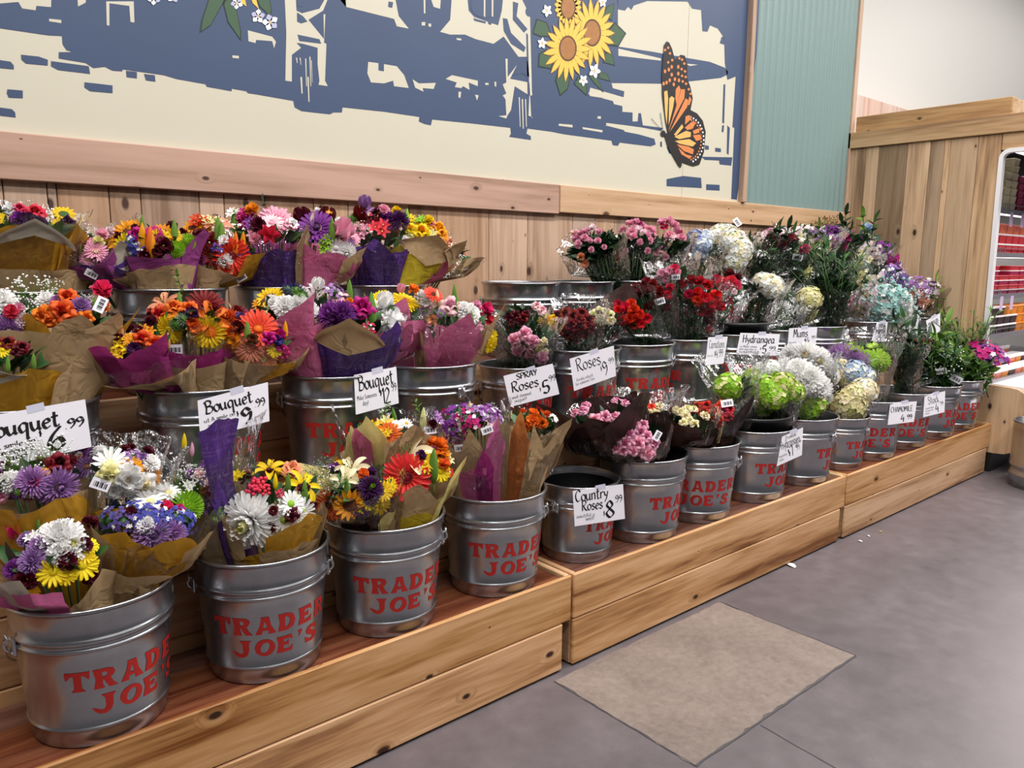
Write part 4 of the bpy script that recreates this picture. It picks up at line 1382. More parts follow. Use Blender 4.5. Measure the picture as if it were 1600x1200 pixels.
def green_mat(name, hexcol, rough=.45):
    t = NT(name)
    b = srgb(hexcol)
    oi = t.t.nodes.new('ShaderNodeObjectInfo')
    f = t.noise(t.coord(), 24, 3, .6)
    col = t.mix(f, tuple(x * .6 for x in b), tuple(min(1, x * 1.4) for x in b))
    h = t.t.nodes.new('ShaderNodeHueSaturation')
    t.l(col, h.inputs['Color'])
    t.l(t.math('ADD', .8, t.math('MULTIPLY', oi.outputs['Random'], .4)), h.inputs['Value'])
    t.set(col=h.outputs[0], rough=rough, spec=.4)
    return t.mat


M['green'] = green_mat('leaf_green', '#3a6430')
M['dgreen'] = green_mat('dark_leaf_green', '#1f3a20')
M['lgreen'] = green_mat('fresh_leaf_green', '#6b9436')
M['ggreen'] = green_mat('grey_leaf_green', '#5d7060')
M['stem'] = green_mat('stem_green', '#3d5a2c')


def pet(mb, ang, r0, ln, wd, e0, e1, cup=.15, mat=0, seg=4, tip=.8, twist=0.0, z0=0.0, ruff=0.0, rg=None, ac=3):
    """one petal: starts R0 from the axis, turns from elevation E0 to E1 (degrees), width follows a leaf outline"""
    vs = []
    r, z = r0, z0
    ca, sa = math.cos(ang), math.sin(ang)
    st = ln / seg
    for i in range(seg + 1):
        u = i / seg
        el = R_(e0 + (e1 - e0) * u)
        if i:
            r += math.cos(el) * st
            z += math.sin(el) * st
        if ac > 3:
            w_ = wd * (.12 + .88 * math.sin(PI * (.10 + .80 * u ** 1.25)))
        else:
            w_ = wd * (.30 + .70 * math.sin(PI * min(1, (u * tip + .08)))) if i < seg else wd * (.25 if tip > .85 else .62)
        nr, nz = -math.sin(el), math.cos(el)
        c = cup * w_
        for j in range(ac):
            k = -1 + 2 * j / (ac - 1)
            off = w_ * k * .5
            h = c * (k * k - .5)
            zz = 0
            if ruff and i == seg and rg:
                zz = rg.uniform(-ruff, ruff)
            dr = -.10 * wd * k * k * (u if ac > 3 else 0)     # rounded tip
            x, y = r + nr * h + math.cos(el) * dr, off
            vs.append((x * ca - y * sa, x * sa + y * ca, z + nz * h + zz + math.sin(el) * dr + twist * k * u * wd))
    fs = []
    for i in range(seg):
        for k in range(ac - 1):
            a = i * ac + k
            fs.append((a, a + 1, a + ac + 1, a + ac))
    mb.add(vs, fs, mat, (.5, .5, .5), True)


def dome(mb, r, h, mat, n=12, rows=3, z0=0.0):
    prof = [(r * math.cos(PI / 2 * i / rows), z0 + h * math.sin(PI / 2 * i / rows)) for i in range(rows)] + [(.001, z0 + h)]
    mb.lathe(prof, n, mat)


def ball(mb, c, r, mat=0, sub=1):
    bm = bmesh.new()
    bmesh.ops.create_icosphere(bm, subdivisions=sub, radius=r)
    bm.verts.index_update()
    mb.add([v.co + Vector(c) for v in bm.verts], [[v.index for v in f.verts] for f in bm.faces], mat, (.5, .5, .5), True)
    bm.free()


def leafshape(mb, p, d, up, ln, wd, mat=0, fold=.25, curl=.25, seg=4):
    d = Vector(d).normalized()
    s = d.cross(Vector(up))
    if s.length < 1e-4:
        s = d.cross(Vector((1, 0, 0)))
    s.normalize()
    n = s.cross(d)
    vs = []
    for i in range(seg + 1):
        u = i / seg
        q = Vector(p) + d * (ln * u) - n * (curl * ln * u * u)
        w_ = wd * math.sin(PI * (u * .93 + .04)) ** .8 * .5
        vs += [q - s * w_ + n * fold * w_, q, q + s * w_ + n * fold * w_]
    fs = []
    for i in range(seg):
        for k in (0, 1):
            a = i * 3 + k
            fs.append((a, a + 1, a + 4, a + 3))
    mb.add(vs, fs, mat, (.5, .5, .5), True)


def f_gerbera(rg, mb):
    for ring, (n, ln, e0, e1, z) in enumerate(((21, .37, 16, -8, 0), (19, .33, 26, 4, .015), (15, .20, 38, 22, .03))):
        for k in range(n):
            pet(mb, 2 * PI * (k + .5 * ring) / n + rg.uniform(-.06, .06), .12, ln * rg.uniform(.92, 1.04), .092 if ring < 2 else .05, e0 + rg.uniform(-6, 6), e1 + rg.uniform(-10, 10), .3, 0, 4, .8, 0, z)
    dome(mb, .11, .06, 1, 14, 3, .03)
    for k in range(16):
        pet(mb, k * .39, .07, .06, .03, 60, 70, .1, 1, 2, .8, 0, .06)


def f_sunflower(rg, mb):
    for ring, (n, ln, e0, e1) in enumerate(((17, .30, 8, -12), (15, .28, 22, 6))):
        for k in range(n):
            pet(mb, 2 * PI * (k + .5 * ring) / n + rg.uniform(-.08, .08), .19, ln * rg.uniform(.85, 1.06), .13, e0 + rg.uniform(-9, 12), e1 + rg.uniform(-14, 20), .3, 0, 4, 1.0, 0, .01 * ring)
    dome(mb, .20, .07, 1, 18, 4, .01)
    for k in range(30):
        a, r = k * 2.4, .03 * math.sqrt(k)
        ball(mb, (r * math.cos(a), r * math.sin(a), .075 - r * .25), .016, 1, 0 + 1)


def f_daisy(rg, mb):
    for ring, (n, ln, e0, e1) in enumerate(((16, .36, 8, -8), (14, .33, 20, 6))):
        for k in range(n):
            pet(mb, 2 * PI * (k + .5 * ring) / n + rg.uniform(-.06, .06), .12, ln * rg.uniform(.9, 1.05), .105, e0 + rg.uniform(-8, 8), e1 + rg.uniform(-12, 12), .25, 0, 3, .8, 0, .012 * ring)
    dome(mb, .13, .075, 1, 12, 3, .01)


def f_mum(rg, mb, thin=1.0):
    for ring, (n, r0, ln, e0, e1, z) in enumerate(((28, .13, .36, 0, -18, 0), (28, .12, .35, 14, -2, .02), (26, .11, .33, 28, 16, .045), (23, .09, .30, 42, 40, .08), (19, .07, .26, 56, 68, .11), (13, .045, .22, 70, 100, .135), (8, .015, .17, 82, 120, .15))):
        for k in range(n):
            pet(mb, 2 * PI * (k + .5 * ring) / n + rg.uniform(-.1, .1), r0, ln * rg.uniform(.88, 1.08), .090 * thin, e0 + rg.uniform(-7, 7), e1 + rg.uniform(-10, 10), .45, 1 if ring > 4 else 0, 4, .85, 0, z)


def f_spider(rg, mb):
    f_mum(rg, mb, .62)


def f_pompon(rg, mb):
    n = 110
    for k in range(n):
        zz = 1 - (k + .5) / n * 1.25
        a = k * 2.39996
        e = math.degrees(math.asin(max(-1, min(1, zz))))
        rr = .27 * math.cos(R_(e))
        pet(mb, a, rr, .25, .085, e - 8, e + 22, .4, 0, 2, .8, 0, .27 * math.sin(R_(e)) + .12)
    ball(mb, (0, 0, .12), .27, 1, 2)


def f_rose(rg, mb):
    for ring, (n, r0, ln, wd, e0, e1, z) in enumerate(((4, .10, .46, .52, 58, -30, -.10), (5, .13, .46, .46, 78, 2, -.06), (5, .11, .46, .42, 86, 40, -.02), (4, .085, .44, .34, 92, 78, .02), (4, .06, .42, .26, 96, 92, .04))):
        for k in range(n):
            pet(mb, 2 * PI * (k + .5 * ring) / n + rg.uniform(-.2, .2) + ring, r0, ln * rg.uniform(.94, 1.06), wd, e0, e1 + rg.uniform(-10, 10), -.42, 1 if ring > 2 else 0, 6, .62, 0, z, 0, None, 5)
    pts = []
    for i in range(30):
        a = i * .55
        pts.append((.012 + .0038 * i, a))
    vs = []
    for r, a in pts:
        vs += [(r * math.cos(a), r * math.sin(a), .1), (r * 1.15 * math.cos(a), r * 1.15 * math.sin(a), .47 - r * .3)]
    mb.add(vs, [(2 * i, 2 * i + 2, 2 * i + 3, 2 * i + 1) for i in range(29)], 1, (.5, .5, .5), True)


def f_carnation(rg, mb):
    for k in range(46):
        e = rg.uniform(-5, 88)
        z = .02 + .10 * math.sin(R_(e))
        a = k * 2.39996
        pet(mb, a, .05, .40 * rg.uniform(.85, 1.08), .26, e * .9 + 10, e - 18, .3, 0 if k % 3 else 1, 3, .55, rg.uniform(-.3, .3), z, .05, rg)


def f_lily(rg, mb):
    for k in range(6):
        pet(mb, k * PI / 3 + rg.uniform(-.08, .08), .03, .66, .26 if k % 2 else .20, 66, -38 + rg.uniform(-14, 14), .35, 0, 7, .98, 0, -.12, 0, None, 5)
    for k in range(6):
        a = k * PI / 3 + .4
        mb.tube([(0, 0, 0), (.07 * math.cos(a), .07 * math.sin(a), .16), (.13 * math.cos(a), .13 * math.sin(a), .27)], .008, 4, 1)
        ball(mb, (.13 * math.cos(a), .13 * math.sin(a), .28), .022, 2, 1)


def f_alstro(rg, mb):
    for j in range(3):
        cx, cy = .19 * math.cos(j * 2.1), .19 * math.sin(j * 2.1)
        m2 = MB()
        for k in range(6):
            pet(m2, k * PI / 3 + j, .02, .36, .15, 72, 8 + rg.uniform(-15, 15), .3, 0, 4, .9, 0, -.1)
        mb.add([v + Vector((cx + .25 * cx * v.z, cy + .25 * cy * v.z, rg.uniform(-.02, .02))) for v in m2.v], m2.f, 0, (.5, .5, .5), True)
        ball(mb, (cx, cy, .04), .03, 1, 1)


def f_tulip(rg, mb):
    for ring in range(2):
        for k in range(3):
            pet(mb, k * 2.094 + ring * 1.05, .05, .92, .46, 38 if not ring else 46, 100, -.4, 0, 7, .88, 0, -.2, 0, None, 5)


def f_bud(rg, mb):
    n = 12
    prof = [(.02, 0), (.085, .08), (.125, .25), (.130, .45), (.10, .68), (.06, .86), (.008, 1.0)]
    b = MB()
    b.lathe(prof, n, 0)
    for i, v in enumerate(b.v):
        a = math.atan2(v.y, v.x)
        k = 1 + .13 * math.cos(3 * a)
        b.v[i] = Vector((v.x * k, v.y * k, v.z))
    mb.add(b.v, b.f, 0, (.5, .5, .5), True)
    mb.tube([(0, 0, -.35), (0, 0, .03)], .022, 6, 1)


def floret(mb, c, nrm, r, mat, rg, np_=4):
    nrm = Vector(nrm).normalized()
    a = nrm.cross(Vector((0, 0, 1)))
    a = a.normalized() if a.length > .01 else Vector((1, 0, 0))
    b = nrm.cross(a)
    t0 = rg.uniform(0, 2)
    c = Vector(c)
    for k in range(np_):
        t = t0 + 2 * PI * k / np_
        d = a * math.cos(t) + b * math.sin(t)
        s = a * -math.sin(t) + b * math.cos(t)
        hw = r * (.62 if np_ == 4 else .5)
        mb.add([c, c + d * r * .55 + s * hw * .8 + nrm * r * .14, c + d * r + nrm * r * .05, c + d * r * .55 - s * hw * .8 + nrm * r * .14], [(0, 3, 2, 1)], mat, (.5, .5, .5), False)


def f_hydrangea(rg, mb):
    n = 120
    for k in range(n):
        zz = 1 - (k + .5) / n * 1.45
        a = k * 2.39996
        rr = math.sqrt(max(0, 1 - zz * zz))
        d = Vector((rr * math.cos(a), rr * math.sin(a), zz * .85))
        q = d * (.44 * rg.uniform(.90, 1.06))
        q.z += .10
        floret(mb, q, d + Vector((rg.uniform(-.3, .3), rg.uniform(-.3, .3), rg.uniform(-.2, .3))), .092, 1 if rg.random() < .28 else 0, rg)
    ball(mb, (0, 0, .10), .37, 2, 2)


def f_statice(rg, mb):
    for k in range(34):
        a, rr = rg.uniform(0, 6.28), .46 * math.sqrt(rg.random())
        q = Vector((rr * math.cos(a), rr * math.sin(a), .25 - rr * rr * .8 + rg.uniform(-.06, .06)))
        d = Vector((q.x, q.y, .6 + rg.uniform(-.3, .3)))
        floret(mb, q, d, .095, 0 if rg.random() < .8 else 1, rg, 5)
        mb.add([(0, 0, -.3), (.02, 0, -.3), q], [(0, 1, 2)], 2, (.5, .5, .5), False)
    ball(mb, (0, 0, -.05), .22, 2, 1)


def f_gyp(rg, mb):
    for k in range(48):
        a, rr = rg.uniform(0, 6.28), .5 * math.sqrt(rg.random())
        q = Vector((rr * math.cos(a), rr * math.sin(a), .32 - rr * rr * .7 + rg.uniform(-.16, .14)))
        ball(mb, q, rg.uniform(.018, .034), 0, 1)
        mb.tube([(q.x * .2, q.y * .2, -.25), (q.x * .7, q.y * .7, q.z * .4 - .05), q], .0035, 3, 1, (.5, .5, .5), False)


def f_berries(rg, mb):
    for k in range(12):
        a, rr = k * 2.4, .11 * math.sqrt(k)
        q = Vector((rr * math.cos(a), rr * math.sin(a), .22 - rr * .5 + rg.uniform(-.05, .08)))
        ball(mb, q, .095, 0, 2)
        mb.tube([(q.x * .3, q.y * .3, -.25), q], .012, 4, 1)


def f_thistle(rg, mb):
    ball(mb, (0, 0, .1), .22, 1, 2)
    for k in range(60):
        zz = 1 - (k + .5) / 60 * 1.5
        a = k * 2.4
        rr = math.sqrt(max(0, 1 - zz * zz))
        d = Vector((rr * math.cos(a), rr * math.sin(a), zz))
        q = Vector((0, 0, .1)) + d * .2
        s = d.cross(Vector((.3, .2, 1))).normalized() * .03
        mb.add([q - s, q + s, q + d * .24], [(0, 1, 2)], 0, (.5, .5, .5), False)


def f_leaf(rg, mb):
    leafshape(mb, (0, 0, 0), (0, 0, 1), (0, 1, 0), 1.0, .36, 0, .3, .12, 6)


def f_bleaf(rg, mb):
    leafshape(mb, (0, 0, 0), (0, 0, 1), (0, 1, 0), 1.0, .66, 0, .22, .15, 7)


def f_sprig(rg, mb):
    mb.tube([(0, 0, -.5), (.02, 0, 0), (0, .02, .5)], .012, 5, 1)
    for k in range(11):
        z = -.35 + .8 * k / 10
        a = k * 2.4
        leafshape(mb, (0, 0, z), (math.cos(a), math.sin(a), .8), (0, 0, 1), .36 - .015 * k, .13, 0, .3, .25, 4)
    leafshape(mb, (0, 0, .45), (.1, 0, 1), (0, 1, 0), .3, .1, 0)


def f_fern(rg, mb):
    for j in range(7):
        a = j * .9
        d = Vector((math.cos(a) * .35, math.sin(a) * .35, 1)).normalized()
        p0 = Vector((0, 0, -.5))
        p1 = p0 + d * rg.uniform(.85, 1.05)
        mb.tube([p0, p1], .006, 3, 1)
        for k in range(14):
            q = p0.lerp(p1, .25 + .75 * k / 14)
            b = k * 2.4
            leafshape(mb, q, (math.cos(b), math.sin(b), .9), (0, 0, 1), .15, .022, 0, .2, .2, 2)


BIG = dict(mum=1.22, spid=1.25, gerb=1.10, daisy=1.15, rose=1.12, carn=1.18, stat=1.3, hyd=1.12, lily=1.12, sun=1.1, alst=1.2, sprig=1.3, fern=1.25, leaf=1.15, this=1.15, pom=1.1, tulip=1.05, gyp=1.15, berry=1.1, bud=1.1)
KIND = dict(gerb=('gerbera', f_gerbera), sun=('sunflower', f_sunflower), daisy=('daisy', f_daisy), mum=('chrysanthemum', f_mum), spid=('chrysanthemum', f_spider), pom=('button_chrysanthemum', f_pompon), rose=('rose', f_rose), carn=('carnation', f_carnation), lily=('lily', f_lily), alst=('alstroemeria', f_alstro), tulip=('tulip', f_tulip), bud=('lily_bud', f_bud), hyd=('hydrangea_head', f_hydrangea), stat=('statice', f_statice), gyp=('gypsophila', f_gyp), berry=('berry_cluster', f_berries), this=('thistle', f_thistle), leaf=('leaf', f_leaf), bleaf=('leaf', f_bleaf), sprig=('leaf_sprig', f_sprig), fern=('fern_sprig', f_fern))
ROSE2 = dict(pk='pkd', dr='bud2', o='do', pp='pk', cr='yg', do='r', r='dr', cer='rr', rr='dr', y='gy')
SECOND = dict(gerb='br', sun='br', daisy='yg', lily='lg', alst='yg', bud='lg', hyd=None, stat='w', gyp='lg', berry='gn', this='lg')
FM = {}


def flower_mesh(kind, col, var):
    key = (kind, col, var)
    if key not in FM:
        rg = random.Random(hash((kind, var)) % 997 if False else sum(map(ord, kind)) * 7 + var)
        b = MB()
        KIND[kind][1](rg, b)
        c, _, c2 = col.partition('/')
        if kind in ('leaf', 'bleaf', 'sprig', 'fern'):
            ms = [M[{'g': 'green', 'd': 'dgreen', 'l': 'lgreen', 's': 'ggreen'}[c]], M['stem']]
        else:
            s = c2 or SECOND.get(kind) or (ROSE2.get(c, c) if kind == 'rose' else c)
            third = {'hyd': M['lgreen'], 'lily': petal_mat('br'), 'stat': M['green']}.get(kind, M['stem'])
            ms = [petal_mat(c), petal_mat(s), third]
        FM[key] = b.mesh(KIND[kind][0], ms)
    return FM[key]


def basis(n, spin):
    n = n.normalized()
    a = n.cross(Vector((0, 0, 1)))
    a = a.normalized() if a.length > .01 else Vector((1, 0, 0))
    b = n.cross(a)
    u = a * math.cos(spin) + b * math.sin(spin)
    v = n.cross(u)
    return Matrix((u, v, n)).transposed()


WR = dict(K='kraft', G='gold', Y='yellow', y='paleyellow', P='pink', H='hotpink', A='magenta', V='violet', U='purple', O='orange', B='brown', W='greywrap')
CNT = [0]


def bouquet(key, u, v, dy, R, wraps, label, flowers, sleeve=0.0, fill='', group=None, base=None, green='green', nleaf=26, stems=0, slcol=None, sltop=0, name='bouquet', flat=.62, face=.42):
    """U V: pixel of the middle of the flower head; DY: its distance behind the middle of bucket KEY; R: radius of the head (m).
    WRAPS: 'material angle halfwidth peak edge' (peak and edge are pixel rows when over 10, else fractions of the height)"""
    CNT[0] += 1
    rg = random.Random(CNT[0] * 13 + 5)
    bp, bs = BUCK[key]
    Hc = on_y(u, v, bp.y + dy)
    BX = 1.0
    if not wraps and (key[0] == 'C' or key in ('A10', 'A11', 'A12', 'A13', 'B11', 'B12', 'B13', 'B14')):
        R *= 1.15
        BX = 1.25 if key not in ('C7', 'C8') else 1.0
        nleaf = int(nleaf * 1.4)
    hd = Vector((Hc.x - bp.x, Hc.y - bp.y, 0))
    lim = .055 * bs
    bo = hd * .35
    if bo.length > lim:
        bo = bo.normalized() * lim
    B0 = bp + bo + Vector((0, 0, .05))
    ax = Hc - B0
    L = ax.length
    W = ax.normalized()
    tc = CAM_POS - Hc
    Fv = (tc - W * tc.dot(W)).normalized()
    Sv = W.cross(Fv)
    if Sv.dot(C_R) < 0:
        Sv = -Sv
    dep = depth_of(Hc)
    t = thing(name, label, 'bouquet', B0, 0, group)

    def rad(tt):
        q = .045 + (R - .045) * max(0, tt) ** .85
        if tt > 1:
            q = R + (tt - 1) * L * .32
        # stay inside the bucket's mouth
        return q

    def pt(tt, th, k=1.0):
        r = rad(tt) * k
        return B0 + W * (L * tt) + (Fv * math.cos(th) + Sv * math.sin(th)) * r

    def row(vpx, th, k=1.0):
        lo, hi = .15, 2.0
        for _ in range(26):
            m = (lo + hi) / 2
            P = pt(m, th, k)
            d = depth_of(P)
            vv = 600 - CAM_F * (P - CAM_POS).dot(C_U) / d
            if vv > vpx:
                lo = m
            else:
                hi = m
        return (lo + hi) / 2

    def clampmouth(P):
        """inside the bucket the sheet keeps clear of its wall"""
        z = P.z - bp.z
        if z < BH * bs + .02:
            lim2 = (bucket_r(max(0, z / bs)) - .014) * bs
            d = Vector((P.x - bp.x, P.y - bp.y, 0))
            if d.length > lim2:
                d = d.normalized() * lim2
                P = Vector((bp.x + d.x, bp.y + d.y, P.z))
        return P
    # ---- sheets of paper
    per = {}
    nsd = rg.uniform(0, 50)
    for j, ws in enumerate(wraps.split(';') if wraps else ()):
        f = ws.split()
        mat, th0, hw, pk, edg = f[0], R_(float(f[1])), R_(float(f[2])), float(f[3]), float(f[4])
        k = 1.0 + .045 * j + (float(f[5]) if len(f) > 5 else 0)
        q0 = float(f[6]) if len(f) > 6 else 0
        qr = row(q0, th0, k) if q0 else 0
        tp = row(pk, th0, k) if pk > 10 else pk
        te = row(edg, th0, k) if edg > 10 else edg
        mb = per.setdefault(mat, MB())
        nu, nv = 16, 11
        sd = rg.uniform(0, 50)
        vs = []
        for a in range(nu + 1):
            uu = -1 + 2 * a / nu
            tt = te + (tp - te) * (1 - abs(uu)) ** .9
            tt += .025 * noise.noise(Vector((uu * 2.2, sd, 0)))
            th = th0 + uu * hw
            for b in range(nv + 1):
                vv = b / nv
                qs = .04 if not q0 else qr + (te - qr) * abs(uu)
                q = qs + (tt - qs) * vv
                cq, sq_ = math.cos(th), math.sin(th)
                cr = .10 * noise.noise(Vector((cq * 1.7 + nsd, sq_ * 1.7, q * 1.3))) + .07 * noise.noise(Vector((cq * 4.5 + nsd, sq_ * 4.5, q * 3)))
                cr += .014 * (abs((uu * 3 + sd) % 2 - 1) - .5) * vv + .012 * noise.noise(Vector((uu * 4 + sd, q * 4, 5.1))) * vv
                kk = k + cr * (.4 + vv)
                if vv > .82:
                    kk += .10 * (vv - .82) / .18 * (1 if abs(th0) < 1.4 else .4)
                vs.append(clampmouth(pt(q, th, kk)) - B0)
        mb.add(vs, [(a * (nv + 1) + b, (a + 1) * (nv + 1) + b, (a + 1) * (nv + 1) + b + 1, a * (nv + 1) + b + 1) for a in range(nu) for b in range(nv)], 0, (.5, .5, .5), True)
    for mat, mb in per.items():
        mb.build('paper_wrap' if mat in 'KW' else 'tissue_wrap', M[WR[mat]], t)
    # ---- leaves that fill the head, and the stems
    mb = MB()
    for k in range(nleaf):
        a = rg.uniform(0, 2 * PI)
        rr = R * .80 * math.sqrt(rg.random())
        hgt = flat * R * math.sqrt(max(0, 1 - (rr / R) ** 2)) - .035
        P = W * (L + hgt * .75) + (Fv * math.cos(a) + Sv * math.sin(a)) * rr
        d = (W + (Fv * math.cos(a) + Sv * math.sin(a)) * (rr / R) * 1.1 + Vector((rg.uniform(-.4, .4), rg.uniform(-.4, .4), rg.uniform(-.2, .3)))).normalized()
        ln = rg.uniform(.05, .085) * BX
        leafshape(mb, P - d * .04, d, Vector((rg.uniform(-1, 1), rg.uniform(-1, 1), .6)), ln, ln * .42, rg.choice((0, 0, 1)), .3, .3, 4)
    for k in range(10 + stems):
        a = rg.uniform(0, 2 * PI)
        rr = (R * .72 if stems else R * .55) * math.sqrt(rg.random())
        P = W * (L * (.96 + (.12 if stems else 0) * rg.random())) + (Fv * math.cos(a) + Sv * math.sin(a)) * rr
        p1 = W * (L * .45) + (Fv * math.cos(a) + Sv * math.sin(a)) * rr * .42
        p0 = (Fv * math.cos(a) + Sv * math.sin(a)) * .012
        mb.tube([p0, p1, P], .0024, 4, 2)
        if stems:
            for q in range(7):
                f_ = rg.uniform(.50, .97)
                pp = p1.lerp(P, (f_ - .45) / .55)
                d = Vector((rg.uniform(-1, 1), rg.uniform(-1, 1), .9))
                leafshape(mb, pp, d, (0, 0, 1), rg.uniform(.035, .07), .013, rg.choice((0, 1)), .3, .3, 3)
    mb.build('foliage', [M[green], M['dgreen'], M['stem']], t)

    # ---- flowers, each where the photo shows it on the dome of the head
    def put(kind, col, P, n, size, spin=None):
        o = link(bpy.data.objects.new(KIND[kind][0], flower_mesh(kind, col, rg.randrange(2))))
        o.parent = t
        mw = (basis(n, rg.uniform(0, 6.28) if spin is None else spin) * size).to_4x4()
        mw.translation = P - B0
        o.matrix_local = mw
        return o

    def hit(pu, pv, lift=0.0):
        """where the sight line meets the flattened dome (semi-axes R*.86 and flat*R)"""
        d = ray(pu, pv).normalized()
        a_, b_ = R * .88 + lift, R * flat + lift

        def tf(q):
            return Vector((q.dot(Fv) / a_, q.dot(Sv) / a_, q.dot(W) / b_))
        o_, dd = tf(CAM_POS - Hc), tf(d)
        A, Bq, Cq = dd.dot(dd), 2 * o_.dot(dd), o_.dot(o_) - 1
        ds = Bq * Bq - 4 * A * Cq
        tt = (-Bq - math.sqrt(ds)) / (2 * A) if ds > 0 else -Bq / (2 * A)
        P = CAM_POS + d * tt
        q = P - Hc
        n = Fv * (q.dot(Fv) / a_ ** 2) + Sv * (q.dot(Sv) / a_ ** 2) + W * (q.dot(W) / b_ ** 2)
        return P, n.normalized()
    for it in flowers.split(';'):
        f = it.split()
        if not f:
            continue
        kind, col, pu, pv, px = f[0], f[1], float(f[2]), float(f[3]), float(f[4])
        extra = f[5:] if len(f) > 5 else ()
        P, n = hit(pu, pv)
        size = px * depth_of(P) / CAM_F * BIG.get(kind, 1) * (BX if kind != 'tag' else 1)
        tocam = (CAM_POS - P).normalized()
        if kind == 'tag':
            P, n = hit(pu, pv, .03)
            nn = (n * .4 + tocam).normalized()
            mb = MB()
            s2 = size / 2
            mb.box((-s2, -s2 * .62, 0), (s2, s2 * .62, .0008), 0)
            for q in range(9):
                x = -s2 * .7 + q * s2 * .16
                mb.box((x, -s2 * .35, .0008), (x + s2 * (.05 + .05 * (q % 3)), s2 * .25, .0012), 1)
            o = mb.build('price_sticker', [M['card'], M['barcode']], t)
            m3 = basis(nn, 0)
            xr = C_R - nn * C_R.dot(nn)
            xr.normalize()
            an = R_(float(extra[0])) if extra else 0
            yr = nn.cross(xr)
            x2 = xr * math.cos(an) + yr * math.sin(an)
            m3 = Matrix((x2, nn.cross(x2), nn)).transposed().to_4x4()
            m3.translation = P - B0
            o.matrix_local = m3
            continue
        if kind in ('bud', 'leaf', 'bleaf', 'sprig', 'fern'):
            lean = R_(float(extra[0])) if extra else rg.uniform(-.4, .4)
            upx = C_U * math.cos(lean) + C_R * math.sin(lean)
            n2 = (upx * .9 + tocam * .25).normalized()
            # middle of the piece at the pixel
            o = put(kind, col, P - n2 * size * (.5 if kind in ('bud', 'leaf', 'bleaf') else 0), n2, size)
            if kind in ('leaf', 'bleaf'):       # broad side turned to the aisle
                yv = (tocam - n2 * tocam.dot(n2)).normalized()
                m4 = (Matrix((yv.cross(n2), yv, n2)).transposed() * size).to_4x4()
                m4.translation = o.matrix_local.translation
                o.matrix_local = m4
            continue
        fc = float(extra[0]) if extra else face
        n2 = (n * (1 - fc) + tocam * fc + Vector((0, 0, .10))).normalized()
        n2 = (n2 + Vector((rg.uniform(-.14, .14), rg.uniform(-.14, .14), rg.uniform(-.1, .1)))).normalized()
        put(kind, col, P - n2 * size * .10, n2, size)
    # fillers: small blooms tucked round and behind
    for it in fill.split(';'):
        f = it.split()
        if not f:
            continue
        kind, col, cnt, cm = f[0], f[1], int(f[2]), float(f[3])
        for k in range(cnt):
            a = rg.uniform(0, 2 * PI)
            rr = R * .85 * math.sqrt(rg.uniform(.1, 1))
            hgt = flat * R * math.sqrt(max(0, 1 - (rr / R) ** 2))
            P = Hc + W * (hgt - .012) + (Fv * math.cos(a) + Sv * math.sin(a)) * rr
            n = (W + (Fv * math.cos(a) + Sv * math.sin(a)) * (rr / R)).normalized()
            n2 = (n + (CAM_POS - P).normalized() * .25).normalized()
            put(kind, col, P, n2, cm / 100 * rg.uniform(.8, 1.15))
    # ---- clear sleeve
    if sleeve:
        mb = MB()
        nu, nv = 44, 16
        sd = rg.uniform(0, 90)
        vs = []
        tops = []
        for a in range(nu):
            th = 2 * PI * a / nu
            top = 1 + max((sleeve - 1) * .27, .30 * R) / L + (.018 / L) * math.sin(2 * th + sd) + (.022 / L) * noise.noise(Vector((math.cos(th) * 3, math.sin(th) * 3, sd)))
            if math.cos(th) > .2:
                top -= .10 * math.cos(th)
            tops.append(top)
        for a in range(nu):
            th = 2 * PI * a / nu
            for b in range(nv + 1):
                vv = b / nv
                q = .12 + (tops[a] - .12) * vv
                cr = .09 * noise.noise(Vector((math.cos(th) * 2.6 + sd, math.sin(th) * 2.6, q * 2.2))) + .09 * noise.noise(Vector((math.cos(th) * 7, math.sin(th) * 7 + sd, q * 5)))
                kk = 1.14 + cr * (.25 + 1.3 * vv)
                if vv > .7:
                    kk += .5 * (vv - .7) * noise.noise(Vector((math.cos(th) * 11 + sd, math.sin(th) * 11, q * 7)))
                vs.append(clampmouth(pt(q, th, kk)) - B0)
        fs = []
        for a in range(nu):
            a1 = (a + 1) % nu
            for b in range(nv):
                fs.append((a * (nv + 1) + b, a1 * (nv + 1) + b, a1 * (nv + 1) + b + 1, a * (nv + 1) + b + 1))
        mb.add(vs, fs, 0, (.5, .5, .5), False)
        mb.build('clear_sleeve', M['cello'], t)
    return t


# ---------------------------------------------------------------- the bouquets, bucket by bucket
GF, GM, GT, GC = 'mixed bouquets of the front row', 'mixed bouquets of the middle step', 'mixed bouquets of the top step', 'clear-wrapped single-kind bunches'
